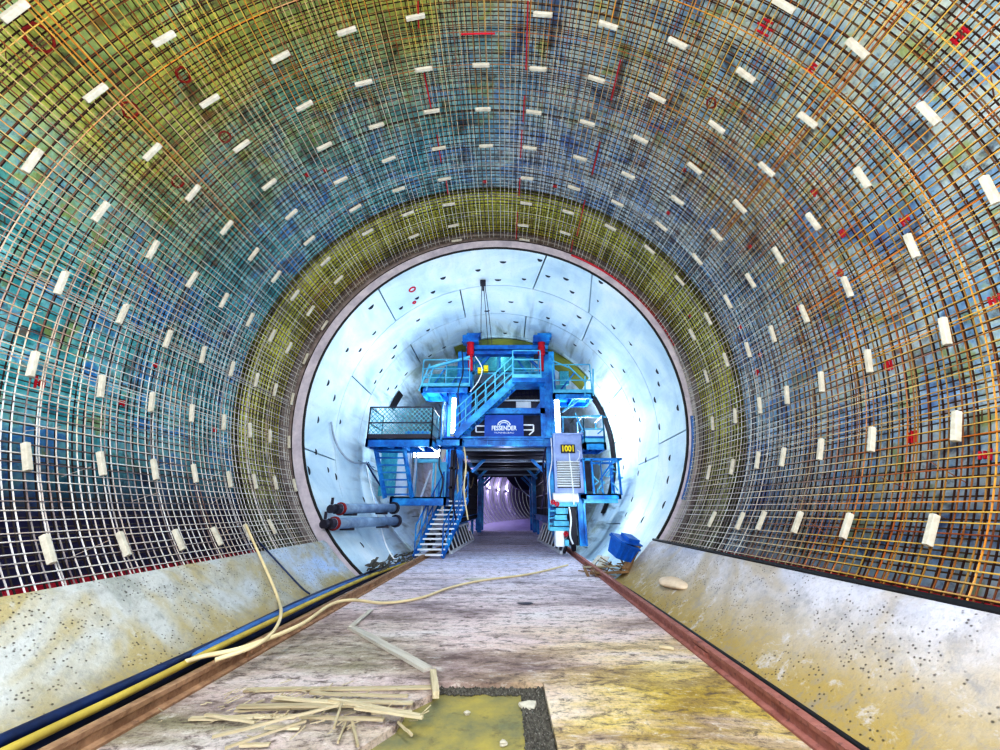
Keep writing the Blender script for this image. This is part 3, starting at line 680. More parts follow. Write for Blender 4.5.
# portal legs and cross members
def lattice_leg(x0, x1, y0, y1, Y, d, label=None):
    b = MB(); ym = (y0 + y1) / 2; A, B = at(x0, ym, Y), at(x1, ym, Y); zt, zb = at(x0, y0, Y).z, max(.05, at(x0, y1, Y).z)
    b.box((A.x, Y, zb), (B.x, Y + d, zt))
    for f in (0.0, .33, .66): z = zb + (zt - zb) * f; b.box((A.x - .03, Y - .05, z), (B.x + .03, Y + .02, z + .07))
    for xx in (A.x, B.x): b.box((xx - .035, Y - .06, zb), (xx + .035, Y + .04, zt))
    return gpart('portal_leg', b, 'blue', label=label)
lattice_leg(446, 461, 447, 522, 15.1, .5)
lattice_leg(548, 555, 438, 516, GY + .1, .45)
lattice_leg(577.5, 583, 440, 546, GY - .2, .35)
b = MB(); A, B = at(440, 442, GY), at(604, 442, GY); b.ibeam((A.x, GY, 3.78), (B.x, GY, 3.78), .34, .36, .06)
for i in range(12):
    xx = A.x + (B.x - A.x) * (i + .5) / 12; b.box((xx - .015, GY - .16, 3.63), (xx + .015, GY + .16, 3.93))
gpart('main_beam', b, 'blue')
def leg2(x0, x1, y0, y1, Y, d):
    b = MB(); gbox(b, x0, y0, x1, y1, Y, d)
    for xx in (x0, x1):
        P, Q = at(xx, y0, Y), at(xx, y1, Y); b.box((min(P.x, Q.x) - .025, Y - .05, Q.z), (max(P.x, Q.x) + .025, Y + .03, P.z))
    return gpart('upper_leg', b, 'blue')
leg2(459, 470, 352, 440, GY + .35, .35); leg2(542, 553, 352, 440, GY + .1, .4)
b = MB(); gbox(b, 466, 345, 548, 349, GY + .1, .3); gbox(b, 466, 351, 548, 354, GY + .1, .3); gbox(b, 468, 348, 546, 352, GY + .25, .05)
for i in range(9): gbox(b, 470 + i * 9, 346, 471 + i * 9, 353, GY + .15, .2)
gpart('top_beam', b, 'blue')
b = MB(); gbox(b, 484, 408, 545, 413.5, GY + .05, .3); gbox(b, 484, 437, 545, 440, GY - .1, .2); gpart('banner_beam', b, 'blue')
b = MB(); gbar(b, (536, 411), (551, 389), GY + .2, .12); gbar(b, (493, 352), (475, 372), GY + .4, .1); gbar(b, (522, 352), (543, 372), GY + .4, .1); gpart('brace', b, 'blue')
# back portal frames, ceiling beams, side panels along the drive-through
for Y in (18.2, 22.4, 26.6, 29.2):
    b = MB()
    for x in ((-1.62, 1.98) if Y > 26 else (-2.12, 2.46)): b.box((x - .13, Y, .05), (x + .13, Y + .3, 3.9))
    b.box((-2.2, Y, 3.72), (2.56, Y + .3, 4.0)); b.bar((-1.5, Y + .15, 3.1), (-.9, Y + .15, 3.7), .14, .14); b.bar((1.86, Y + .15, 3.1), (1.26, Y + .15, 3.7), .14, .14)
    gpart('portal_frame', b, 'blue')
for i in range(11):
    Y = 14.7 + i * 1.28; b = MB(); b.ibeam((-1.6, Y, 3.66), (1.95, Y, 3.66), .2, .2, .04); gpart('ceiling_beam', b, 'dark' if i % 3 else 'grey')
b = MB(); b.box((-1.9, 14.4, 4.02), (2.2, 29, 4.1)); gpart('roof_deck', b, 'dark')
for sx in (-1.95, 2.28):
    b = MB(); b.box((sx - .04, 14.7, .95), (sx + .04, 28.8, 3.6))
    for k in range(16):
        Y = 14.9 + k * .87; b.box((sx - .09, Y, .9), (sx + .09, Y + .09, 3.64))
    for z in (1.5, 2.2, 2.9): b.box((sx - .11, 14.7, z), (sx + .11, 28.8, z + .07))
    gpart('side_panel', b, 'dark')
for sx, pts in ((-1, [(-1.78, 14.6, 3.3), (-1.74, 16, 2.6), (-1.76, 18, 3.2), (-1.74, 20.5, 2.5), (-1.78, 23, 3.2)]), (-1, [(-1.76, 14.8, 2.7), (-1.72, 15.5, 1.6), (-1.75, 17, 2.4), (-1.74, 19, 1.9)]), (1, [(2.1, 14.6, 3.2), (2.05, 16.4, 2.3), (2.08, 18.5, 3.1), (2.06, 21, 2.4)]), (1, [(2.1, 14.8, 2.5), (2.0, 16, 1.4), (2.05, 18, 1.2)])):
    b = MB(); b.tube(spline(pts, 6), .035, 6); gpart('cable', b, 'phose', smooth=True)
for x in (-1.95, 2.05):
    b = MB(); b.ibeam((x, 14.0, 1.02), (x, 29.4, 1.02), .22, .3, .05)
    for Y in (17, 21, 25, 29): b.box((x - .07, Y, .04), (x + .07, Y + .14, .9))
    gpart('bogie_beam', b, 'blue')
# sloped slatted panels at both sides of the drive-through
for s, xa, xb, Ya, Yb in ((-1, -1.86, -1.5, 14.5, 20.5), (1, 1.96, 1.66, 14.5, 20.5)):
    b = MB(); t_ = Vector((s * .30, 0, .74)); A, B = Vector((xa, Ya, .06)), Vector((xb, Yb, .06))
    for e in (0, 1): b.bar(A + t_ * e, B + t_ * e, .09, .09)
    n = 9
    for k in range(n): q = A.lerp(B, k / (n - 1)); b.bar(q, q + t_, .05, .05)
    o = gpart('slatted_panel', b, 'white'); b = MB(); of = Vector((s * .1, 0, -.02))
    b.add([A + of, B + of, B + of + t_, A + of + t_, A + of * 1.3, B + of * 1.3, B + of * 1.3 + t_, A + of * 1.3 + t_], [(0,1,2,3),(7,6,5,4),(0,4,5,1),(1,5,6,2),(2,6,7,3),(3,7,4,0)]); gpart('backing_plate', b, 'dark', o)

# red screw jacks under the crown
for px in (470.5, 541.5):
    b = MB(); A, B = at(px, 341, GY), at(px, 371, GY)
    b.tube([B, A.lerp(B, .45)], .09, 12); b.tube([A.lerp(B, .48), A], .13, 14)
    for f in (.1, .25, .4): q = A.lerp(B, f); b.tube([q, q + Vector((0, 0, .05))], .15, 12)
    j = gpart('screw_jack', b, 'red', smooth=False); b = MB(); gbox(b, px - 8, 335, px + 8, 341.5, GY - .15, .4); gbox(b, px - 4, 333, px + 10, 337, GY - .05, .3); gbar(b, (px - 8, 343), (px - 2, 338), GY, .1); gpart('jack_head', b, 'blue', j)

# banner with lettering
b = MB(); gbox(b, 484.5, 415, 523.5, 437, GY - .12, .04); ban = gpart('name_banner', b, 'banner', label='blue banner with white arched emblem and lettering')
def text(s, px, py, hpx, Y, mt, parent, name='lettering', wpx=None, bold=.0):
    cu = bpy.data.curves.new(name, 'FONT'); cu.body = s; cu.align_x = 'CENTER'; cu.align_y = 'CENTER'; cu.extrude = .006; cu.offset = bold
    o = bpy.data.objects.new(name + '_curve', cu); COL.objects.link(o); p = at(px, py, Y); hz = (at(px, py - hpx / 2, Y) - at(px, py + hpx / 2, Y)).length
    cu.size = hz / .72
    bpy.context.view_layer.update()
    w = o.dimensions.x; sx = 1
    if wpx: sx = (at(px + wpx / 2, py, Y) - at(px - wpx / 2, py, Y)).length / max(w, 1e-4)
    dg = bpy.context.evaluated_depsgraph_get(); me = bpy.data.meshes.new_from_object(o.evaluated_get(dg)); bpy.data.objects.remove(o)
    me.transform(Matrix.Translation(p - wloc(parent)) @ Matrix.Rotation(pi / 2, 4, 'X') @ Matrix.Diagonal((sx, 1, 1, 1))); me.materials.clear(); me.materials.append(M[mt])
    q = bpy.data.objects.new(name, me); COL.objects.link(q); q.parent = parent; return q
text('FESSENDER', 504, 428.3, 4.6, GY - .13, 'white', ban, wpx=25, bold=.006)
text('TUNNELBAU', 504, 432.8, 1.6, GY - .13, 'white', ban, wpx=20)
b = MB(); c0 = at(504, 426.2, GY - .13); u = .0343
for r, a0, a1 in ((7.0 * u, 15, 165),):
    b.tube([c0 + Vector((r * cos(radians(a0 + (a1 - a0) * k / 14)), 0, r * .86 * sin(radians(a0 + (a1 - a0) * k / 14)))) for k in range(15)], .024, 5)
for sg in (-1, 1):
    b.tube([c0 + Vector((sg * 6.6 * u, 0, 1.4 * u)), c0 + Vector((sg * 4.2 * u, 0, 1.3 * u)), c0 + Vector((sg * 3.4 * u, 0, 3.3 * u)), c0 + Vector((0, 0, 4.1 * u))], .018, 5)
gpart('emblem', b, 'white', ban)
# pipes and hook beside the banner, dark plant room above
b = MB(); gbar(b, (522, 425), (533.5, 425), GY + .1, .05); gbar(b, (533.5, 425), (533.5, 431), GY + .1, .05); gbar(b, (533.5, 431), (529, 435), GY + .1, .05); gbar(b, (522, 430), (533, 430), GY + .1, .05); gpart('hand_pipe', b, 'white')
b = MB(); gbar(b, (476, 426), (486, 426), GY + .1, .05); gbar(b, (476, 432), (486, 432), GY + .1, .04); gbar(b, (476, 426), (476, 432), GY + .1, .05); gpart('hand_pipe', b, 'white')
b = MB(); gbox(b, 470, 383, 552, 440, 15.3, 2.2); gpart('plant_room', b, 'dark')
b = MB(); gbox(b, 500, 399.6, 541, 401, 15.2, .05); gbox(b, 516, 401.5, 531, 407.5, 15.2, .06); gbox(b, 503, 397, 509, 398.5, 15.2, .05); gpart('light_strip', b, 'white')
b = MB()
for k in range(7): gbar(b, (512 + 4 * k, 384 + k % 3), (514 + 4 * k, 397 - k % 2), 15.15, .05)
gbar(b, (505, 392), (540, 389), 15.15, .06); gbar(b, (505, 395.5), (540, 394), 15.15, .05); gpart('plant_pipe', b, 'duct')

# diagonal stair to the upper landing
def stair(name, p0, p1, Y0, Y1, w, n, mt='blue', tread_mt='cyan', rail=True, wdir=Vector((0, 1, 0)), sw=.2, tread_d=.24, mids=(.5,)):
    """flight from p0 up to p1 (centre of the near stringer); steps spread along wdir"""
    st = empty(name, (p0 + p1) / 2, gan); off = wdir * w
    for e in (0, 1):
        b = MB(); b.bar(p0 + off * e, p1 + off * e, .06, sw); gpart('stringer', b, mt, st)
    h = (p1 - p0).copy(); hd = Vector((h.x, h.y, 0)); hd = hd.normalized() if hd.length > 1e-3 else Vector((0, 1, 0))
    for k in range(n):
        q = p0.lerp(p1, (k + .5) / n); b = MB(); b.bar(q, q + off, tread_d, .05, (0, 0, 1)); gpart('tread', b, tread_mt, st)
    if rail:
        for e in (0, 1):
            b = MB(); m_ = 6
            for i in range(m_ + 1): q = p0.lerp(p1, i / m_) + off * e; b.tube([q, q + Vector((0, 0, 1.0))], .022, 6)
            for f in mids + (1,): b.tube([p0 + off * e + Vector((0, 0, f)), p1 + off * e + Vector((0, 0, f))], .024, 6)
            gpart('handrail', b, 'cyan', st)
    return st
stair('access_stair', at(455, 436, 13.6), at(514, 381, 13.6), 0, 0, .8, 13, rail=True, mids=(.35, .7), sw=.26)
land = empty('stair_landing', at(526, 381, 13.9), gan)
b = MB(); gbox(b, 512, 378, 545, 382, 13.45, .95); gpart('deck', b, 'blue', land); A, B = at(513, 378, 13.5), at(541, 378, 13.5); railing(land, [A, B], 1.1, mids=(.33, .66)); railing(land, [A + Vector((0, .85, 0)), B + Vector((0, .85, 0))], 1.1, mids=(.5,))

# platforms: deck + toe beam + railing
def platform(name, x0, x1, ydeck, thick, Y, d, rail_pts=None, h=1.05, mt='cyan', mids=(.5,), step=.9):
    pl = empty(name, at((x0 + x1) / 2, ydeck, Y), gan); b = MB(); A, B = at(x0, ydeck, Y), at(x1, ydeck, Y); z = (A.z + B.z) / 2; t_ = (A - at(x0, ydeck + thick, Y)).length
    b.box((A.x, Y, z - t_), (B.x, Y + .08, z)); b.box((A.x, Y + d - .08, z - t_), (B.x, Y + d, z)); b.box((A.x, Y, z - t_), (A.x + .08, Y + d, z)); b.box((B.x - .08, Y, z - t_), (B.x, Y + d, z))
    b.box((A.x, Y, z - .04), (B.x, Y + d, z)); n = max(2, int((B.x - A.x) / .5))
    for k in range(n): xx = A.x + (B.x - A.x) * k / n; b.box((xx, Y + .02, z - t_ * .8), (xx + .05, Y + d - .02, z - .02))
    gpart('deck', b, 'blue', pl)
    fr = [Vector((A.x + .03, Y + d - .03, z)), Vector((A.x + .03, Y + .03, z)), Vector((B.x - .03, Y + .03, z)), Vector((B.x - .03, Y + d - .03, z))]
    if rail_pts != 'none': railing(pl, fr if rail_pts is None else [fr[i] for i in rail_pts], h, mt, mids=mids, step=step)
    return pl, fr, z
# left mid platform with wire mesh sides
pl, fr, z = platform('left_platform', 366, 432, 438.5, 8, 12.4, 1.5, None, 1.05, 'dark', step=2.3)
pl['label'] = 'left platform with wire mesh sides'
for p, q in ((fr[1], fr[2]), (fr[2], fr[3]), (fr[0], fr[1])):
    b = MB(); b.add([p + Vector((0, 0, .1)), q + Vector((0, 0, .1)), q + Vector((0, 0, 1.02)), p + Vector((0, 0, 1.02))], [(0, 1, 2, 3)]); gpart('mesh_panel', b, 'mesh', pl)
b = MB(); A = at(441, 439, 12.9); b.bar(A, A + Vector((0, 0, 1.1)), .04, .04); b.bar(A + Vector((0, .7, 0)), A + Vector((0, .7, 1.1)), .04, .04); b.bar(A + Vector((0, 0, 1.1)), A + Vector((.0, .35, 1.4)), .04, .04); b.bar(A + Vector((0, .7, 1.1)), A + Vector((0, .35, 1.4)), .04, .04); b.bar(A, A + Vector((0, .7, 0)), .04, .04)
g = gpart('mesh_gate', b, 'blue', label='tall mesh gate with a pointed top'); b = MB(); b.add([A, A + Vector((0, .7, 0)), A + Vector((0, .7, 1.1)), A + Vector((0, .35, 1.4)), A + Vector((0, 0, 1.1))], [(0, 1, 2, 3, 4)]); gpart('wire_mesh', b, 'mesh', g)
b = MB(); gbox(b, 405, 431, 428, 434, 13.2, .5); gpart('bench', b, 'blue', pl)
# connection deck between platform and stair foot
platform('stair_foot_deck', 432, 462, 438.5, 7, 13.3, .9, 'none')
# upper left platform
pl, fr, z = platform('upper_left_platform', 421, 470, 386.5, 6, 13.9, 1.3, [1, 2], 1.1, 'cyan', (.33, .66), 1.0)
b = MB(); gbar(b, (419, 391), (430, 364), 13.9, .05); gbar(b, (426, 391), (434, 366), 13.9, .04); gbar(b, (429, 368), (470, 357), 13.9, .09); gbar(b, (436, 366), (424, 380), 14.2, .04); gpart('sloped_frame', b, 'cyan', pl)
b = MB()
for x0, y0, x1, y1, Y in ((429, 374, 444, 388, 15), (446, 369, 460, 388, 15.1), (447, 366, 468, 376, 15.6)): gbox(b, x0, y0, x1, y1, Y, .12)
gpart('stored_panel', b, 'teal', pl)
b = MB(); gbox(b, 438, 384, 450, 389, 14.4, .3); gpart('stored_sack', b, 'yel', pl) if False else gpart('stored_box', b, 'teal', pl)
# upper right platform
pl, fr, z = platform('upper_right_platform', 553, 593, 393, 5.5, 13.9, 1.3, [1, 2], 1.15, 'cyan', (.45,), 1.1)
b = MB(); gbar(b, (553, 361), (570, 368), 13.9, .05); gbar(b, (568, 366), (585, 382), 13.95, .05); gbar(b, (585, 376), (585, 396), 13.9, .05); gbar(b, (593, 369), (593, 396), 13.9, .05); gpart('sloped_frame', b, 'cyan', pl)
b = MB(); gbox(b, 556, 385, 566, 391, 14.6, .5); gbox(b, 560, 371, 569, 384, 15.2, .2); gpart('stored_panel', b, 'teal', pl)
# right mid platform
pl, fr, z = platform('right_platform', 584, 606, 442.5, 7, 13.3, 1.2, None, .95, 'cyan', (.5,), .9)
b = MB(); gbox(b, 586, 430, 603, 441.5, 14.2, .05); gpart('white_panel', b, 'white', pl)
b = MB(); gbar(b, (562, 412), (580, 399), 14.2, .07); gbar(b, (575, 413), (584, 433), 14.1, .05); gbar(b, (558, 417), (606, 417), 14.0, .05); gbar(b, (575, 399), (590, 399), 14.2, .05); gbar(b, (585, 402), (592, 396), 14.2, .06); gbar(b, (563, 417), (563, 432), 14.1, .04); gpart('hanger_brace', b, 'cyan', pl)
# right lower cage platform
pl, fr, z = platform('lower_right_platform', 584, 621, 494, 5, 13.2, 1.3, 'none'); b = MB()
for x in (584.5, 593, 620): gbox(b, x - .8, 459, x + .8, 495, 13.2, .09)
for x in (602, 611): gbox(b, x - .4, 461, x + .4, 495, 13.25, .05)
gbox(b, 584, 458, 621, 460.5, 13.2, .09)
A, B = at(584, 459, 13.2), at(621, 459, 13.2)
for P in (A, B): b.bar(P, P + Vector((0, 1.25, 0)), .07, .07); b.bar(P + Vector((0, 1.25, 0)), Vector((P.x, 14.45, z)), .07, .07)
b.bar(A + Vector((0, 1.25, 0)), B + Vector((0, 1.25, 0)), .07, .07); gbar(b, (600, 480), (612, 462), 13.4, .04); gpart('cage_frame', b, 'blue', pl)
b = MB(); gbox(b, 584, 498.5, 618, 503, 13.6, 1.0); gpart('tray', b, 'cyan', pl)
b = MB(); r_ = random.Random(3)
for k in range(26):
    x, y = r_.uniform(597, 619), r_.uniform(465, 493); gbar(b, (x, y), (x + r_.uniform(-6, 6), y + r_.uniform(-9, 9)), 13.7, r_.uniform(.03, .06))
gpart('pipework', b, 'cyan', pl, label='tangle of small pipes'); b = MB(); gbox(b, 585, 462, 591, 491, 14.0, .2); gpart('dark_cabinet', b, 'dark', pl)
# lower left platform and open ladder stair under the mesh platform
pl, fr, z = platform('lower_left_platform', 390, 446, 497, 8.5, 13.6, 1.2, 'none')
lad = empty('ladder_stair', at(395, 470, 13.3), gan)
for p, q in (((375.5, 447), (385, 498)), ((404, 447), (412, 498))):
    b = MB(); b.bar(at(*p, 13.1), at(*q, 13.6), .07, .14); gpart('stringer', b, 'blue', lad)
for k in range(7):
    f = (k + .5) / 7; P, Q = at(375.5 + 9.5 * f, 447 + 51 * f, 13.1 + .5 * f), at(404 + 8 * f, 447 + 51 * f, 13.1 + .5 * f); b = MB(); b.bar(P, Q, .16, .045); gpart('tread', b, 'blue', lad)
b = MB(); gbox(b, 380, 449, 396, 496, 14.6, .06); gpart('backing_sheet', b, 'teal', lad)
b = MB(); gbox(b, 397, 450, 408, 496, 14.65, .06); gpart('backing_board', b, 'white', lad)
# white props, door frame left of the portal leg
b = MB()
for p, q in (((411, 449), (409, 496)), ((417, 452), (413, 497)), ((431, 470), (420, 500)), ((424, 500), (416, 540)), ((428, 500), (420, 535))): gbar(b, p, q, 13.9, .07)
gpart('prop', b, 'grey')
b = MB(); gbox(b, 414, 459, 441, 462.5, 14.2, .12); gbox(b, 414, 459, 416, 497, 14.2, .1); gbox(b, 432, 462, 434, 497, 14.2, .1); gbox(b, 436, 462, 446, 497, 14.5, .08); gpart('door_frame', b, 'cyan')
# lower stair down to the floor
p0, p1 = at(414, 557, 13.35), at(443, 499, 14.5); p0.z = .04
pr0 = at(442, 557, 13.35); w = pr0.x - p0.x
st = stair('lower_stair', p0, p1, 0, 0, w, 12, tread_mt='white', rail=False, wdir=Vector((1, 0, 0)), sw=.16, tread_d=.2)
for e in (0, w):
    b = MB(); q0, q1 = p0 + Vector((e, 0, 0)), p1 + Vector((e, 0, 0))
    for i in range(6): q = q0.lerp(q1, i / 5); b.tube([q, q + Vector((0, 0, .95))], .022, 6)
    for f in (.48, .95): b.tube([q0 + Vector((0, 0, f)), q1 + Vector((0, 0, f))], .024, 6)
    gpart('handrail', b, 'blue', st)

# right equipment cabinet with louvre and number sign
cabn = empty('equipment_cabinet', at(568, 492, 13.7), gan)
b = MB(); gbox(b, 554.5, 433.5, 583, 493, 13.7, 1.0); gbox(b, 553.5, 433, 584, 434.5, 13.62, 1.1); gbox(b, 554, 434, 556.5, 493, 13.64, .1)
gpart('cabinet_body', b, 'cab', cabn)
b = MB(); gbox(b, 556.5, 461, 580, 488, 13.66, .03); lou = gpart('louvre_panel', b, 'dark', cabn)
b = MB()
for k in range(11):
    y = 462 + k * 2.4; P, Q = at(557, y, 13.62), at(579.5, y, 13.62); b.bar(P, Q, .09, .018, (0, .45, .9))
gpart('slat', b, 'white', lou)
b = MB(); gbox(b, 561, 444.5, 575, 453, 13.63, .05); sg = gpart('number_sign', b, 'dark', cabn, label='black sign with yellow digits')
text('1001', 568, 448.8, 5.8, 13.61, 'yel', sg, wpx=11.5, bold=.012)
b = MB(); b.tube([at(569, 453, 13.6), at(571, 470, 13.58), at(573, 489, 13.58), at(574, 505, 13.5)], .02, 6); b.tube([at(577, 450, 13.6), at(580, 452, 13.58), at(579, 458, 13.58), at(576, 462, 13.58)], .02, 6); gpart('cable', b, 'white', cabn)
# pump unit under the cabinet
pu = empty('pump_unit', at(566, 545, 13.6), gan)
b = MB(); A, B = at(553, 498, 13.75), at(578, 498, 13.75); b.tube([A, A + Vector((.08, 0, 0)), B - Vector((.08, 0, 0)), B], .17, 16); gpart('tank', b, 'white', pu, smooth=False)
b = MB(); gbox(b, 552, 502.5, 577, 506.5, 13.6, .5)
for x0, y0, x1, y1 in ((556, 508, 568, 514), (555, 515, 567, 520), (554, 521, 569, 526), (550, 527, 569, 531)): gbox(b, x0, y0, x1, y1, 13.6, .6)
for y in (511, 518, 524): b.tube([at(549, y, 13.7), at(556, y, 13.7)], .035, 6)
b.tube([at(549, 508, 13.7), at(549, 530, 13.7)], .03, 6); gpart('pump_block', b, 'cyan', pu)
b = MB(); gbox(b, 555.5, 531, 564.5, 547, 13.55, .4); gpart('white_tank', b, 'white', pu, bevel=.03)
b = MB()
for x, y in ((553, 502), (557, 504), (566, 534)): c_ = at(x, y, 13.5); b.tube([c_ + Vector((.065 * cos(2 * pi * k / 10), 0, .065 * sin(2 * pi * k / 10))) for k in range(10)], .02, 5, True); b.tube([c_ - Vector((.065, 0, 0)), c_ + Vector((.065, 0, 0))], .02, 5); b.tube([c_, c_ + Vector((0, .2, 0))], .025, 5)
gpart('valve_wheel', b, 'red', pu)
b = MB(); gbox(b, 570, 508, 576.5, 545, 13.9, .4); gpart('dark_recess', b, 'dark', pu); b = MB(); gbox(b, 565, 540, 569, 546, 13.5, .4); gpart('small_tank', b, 'cyan', pu)
b = MB(); b.tube(spline([at(569, 507, 13.5), at(571, 520, 13.45), at(570, 535, 13.45), at(573, 544, 13.5)], 5), .03, 6); gpart('drain_hose', b, 'white', pu)
# rail wheels
for px in (449, 566):
    P = at(px, 546, 14.2); x = railx(-1 if px < 500 else 1, 14.2); b = MB(); c_ = Vector((x, 14.2, .30)); b.tube([c_ - Vector((.06, 0, 0)), c_ + Vector((.06, 0, 0))], .15, 16); b.box((x - .13, 13.95, .34), (x - .07, 14.45, .62)); b.box((x + .07, 13.95, .34), (x + .13, 14.45, .62)); b.box((x - .13, 13.95, .56), (x + .13, 14.45, .64)); gpart('rail_wheel', b, 'dark')
# loose lines and small gear seen all over the frame
for pts, mt, r in (([(462, 350), (463, 372), (458, 392), (460, 420), (457, 437)], 'dark', .025), ([(475, 356), (482, 368), (479, 380), (470, 392)], 'white', .02), ([(441, 447), (439, 465), (443, 480), (440, 497)], 'dark', .03), ([(551, 438), (552, 460), (549, 480), (551, 505)], 'white', .025), ([(464, 447), (466, 465), (464, 490), (468, 520)], 'phose', .03), ([(455, 447), (457, 470), (453, 498), (456, 520)], 'duct', .03), ([(546, 447), (543, 465), (545, 485), (541, 510)], 'duct', .035)):
    b = MB(); b.tube(spline([at(x, y, 13.75) for x, y in pts], 5), r, 6); gpart('loose_cable', b, mt, smooth=True)
for x, y in ((480, 371), (486, 369), (536, 357)):
    b = MB(); c_ = at(x, y, 14.3); b.box(c_ - Vector((.09, .1, .12)), c_ + Vector((.09, .1, .12))); b.tube([c_ - Vector((0, .1, 0)), c_ - Vector((0, .16, 0))], .07, 8); gpart('lamp_box', b, 'yel' if y > 360 else 'dark')
for p, q in (((430, 390), (447, 366)), ((447, 390), (466, 366)), ((556, 396), (575, 372)), ((470, 366), (492, 352)), ((500, 354), (500, 372)), ((513, 354), (530, 377)), ((476, 405), (462, 430)), ((448, 392), (446, 437)), ((441, 395), (449, 405))):
    b = MB(); gbar(b, p, q, 14.5, .06); gpart('brace', b, 'blue')
b = MB(); gbox(b, 447, 392, 451, 437, 14.6, .1); gbox(b, 470, 356, 474, 388, 14.9, .1); gbox(b, 497, 354, 499, 376, 14.9, .1); gbox(b, 532, 354, 534, 377, 14.9, .1); gbox(b, 470, 372, 540, 374, 14.9, .08); gpart('inner_frame', b, 'cyan')
b = MB(); gbox(b, 475, 357, 531, 371, 15.6, .08); gpart('rear_sheet', b, 'teal')
# floodlights
def flood(x0, y0, x1, y1, Y, mt='lampw'):
    b = MB(); gbox(b, x0 - .8, y0 - .8, x1 + .8, y1 + .8, Y, .1); f = gpart('floodlight', b, 'grey'); b = MB(); gbox(b, x0, y0, x1, y1, Y - .02, .03); gpart('lamp_glass', b, mt, f); return f
flood(452, 398, 455, 433, 13.9); flood(555.5, 400, 559.5, 432, 13.9); flood(414, 449.5, 440, 457, 13.9)

# ================================================================== LOOSE THINGS
# blue bin with lid, tipped against the lining
P = onlin(619, 557, .36)
root = tag(empty('plastic_bin', P), 'blue plastic bin tipped over on the debris with its lid half open', 'bin'); root.rotation_euler = (.38, .30, .42)
o0 = P
b = MB(); q_ = .50
def lb(mb, pts, fs): mb.add([o0 + Vector(p) * q_ for p in pts], fs)
lb(b, [(-.40,-.34,0),(.40,-.34,0),(.40,.34,0),(-.40,.34,0),(-.50,-.42,.72),(.50,-.42,.72),(.50,.42,.72),(-.50,.42,.72),(-.44,-.37,.72),(.44,-.37,.72),(.44,.37,.72),(-.44,.37,.72),(-.36,-.3,.06),(.36,-.3,.06),(.36,.3,.06),(-.36,.3,.06)],
   [(3,2,1,0),(0,1,5,4),(1,2,6,5),(2,3,7,6),(3,0,4,7),(4,5,9,8),(5,6,10,9),(6,7,11,10),(7,4,8,11),(8,9,13,12),(9,10,14,13),(10,11,15,14),(11,8,12,15),(12,13,14,15)])
def bb(mb, a, c): mb.box(o0 + Vector(a) * q_, o0 + Vector(c) * q_)
bb(b, (-.55,-.47,.64), (.55,-.41,.74)); bb(b, (-.55,.41,.64), (.55,.47,.74)); bb(b, (-.55,-.47,.64), (-.49,.47,.74)); bb(b, (.49,-.47,.64), (.55,.47,.74))
for s_ in (-.3, 0, .3): bb(b, (s_ - .03,-.44,.04), (s_ + .03,-.33,.64))
b.build('bin_body', M['bin'], root, bevel=.008)
b = MB(); h0 = Vector((-.5, 0, .76)) * q_; d = Vector((cos(.14), 0, sin(.14))); u = Vector((-sin(.14), 0, cos(.14)))
b.bar(o0 + h0, o0 + h0 + d * 1.06 * q_, .96 * q_, .06 * q_, u); b.bar(o0 + h0 + d * .42 * q_ + u * .09 * q_, o0 + h0 + d * .98 * q_ + u * .09 * q_, .66 * q_, .16 * q_, u)
b.bar(o0 + h0 - Vector((0, .4, 0)) * q_, o0 + h0 + Vector((0, .4, 0)) * q_, .06 * q_, .06 * q_); b.build('bin_lid', M['bin'], root, bevel=.008)
# boards and sheets around the bin
def plank(p, q, w, t, mt, name, label, cat, group=None, up=(0, 0, 1)):
    b = MB(); p, q = Vector(p), Vector(q); n = 4; d = (q - p); sd = d.cross(Vector(up)).normalized(); 
    vs = []; u = sd.cross(d).normalized()
    for i in range(n + 1):
        c_ = p + d * i / n + u * random.uniform(-.004, .004); ww = w * random.uniform(.88, 1.06)
        vs += [c_ - sd * ww / 2 - u * t / 2, c_ + sd * ww / 2 - u * t / 2, c_ + sd * ww / 2 + u * t / 2, c_ - sd * ww / 2 + u * t / 2]
    fs = [(4*i+a, 4*i+(a+1) % 4, 4*i+4+(a+1) % 4, 4*i+4+a) for i in range(n) for a in range(4)] + [(3,2,1,0), (4*n,4*n+1,4*n+2,4*n+3)]
    o = b.add(vs, fs).build(name, M[mt]); c0 = (p + q) / 2; L = d.length
    # local x along the plank so that the grain follows it
    Rm = Matrix((d.normalized(), sd, u)).transposed()
    o.data.transform(Matrix.Translation(-c0)); o.data.transform(Rm.inverted().to_4x4()); o.location = c0; o.rotation_euler = Rm.to_euler(); return tag(o, label, cat, group)
plank(onlin(626, 569, .15), onlin(638, 545, .15), .16, .05, 'bwood', 'wooden_board', 'brown board leaning on the ring to the right of the blue bin', 'board')
plank(onlin(606, 557, .14), onlin(596, 572, .14), .2, .03, 'gwood', 'wooden_board', 'grey board sloping down left of the blue bin', 'board')
plank(onlin(600, 556, .14), onlin(590, 568, .14), .12, .03, 'gwood', 'wooden_board', 'narrow grey board farthest left of the blue bin', 'board')
plank(onlin(586, 567, .14), onlin(618, 566, .14), .2, .04, 'wood', 'wooden_board', 'pale board lying flat in front of the blue bin', 'board')
plank(onlin(594, 573, .14), onlin(625, 572, .14), .22, .05, 'bwood', 'wooden_board', 'brown board lying nearest the camera below the blue bin', 'board')
b = MB(); r_ = random.Random(9)
for k in range(40):
    p = onlin(r_.uniform(588, 628), r_.uniform(563, 577), .12); b.bar(p, p + Vector((r_.uniform(-.35, .2), r_.uniform(-.3, .3), r_.uniform(0, .14))), r_.uniform(.02, .08), .015)
tag(b.build('debris', M['bwood']), 'brown scraps and slivers around the blue bin', 'debris', kind='stuff')
b = MB(); r_ = random.Random(4)
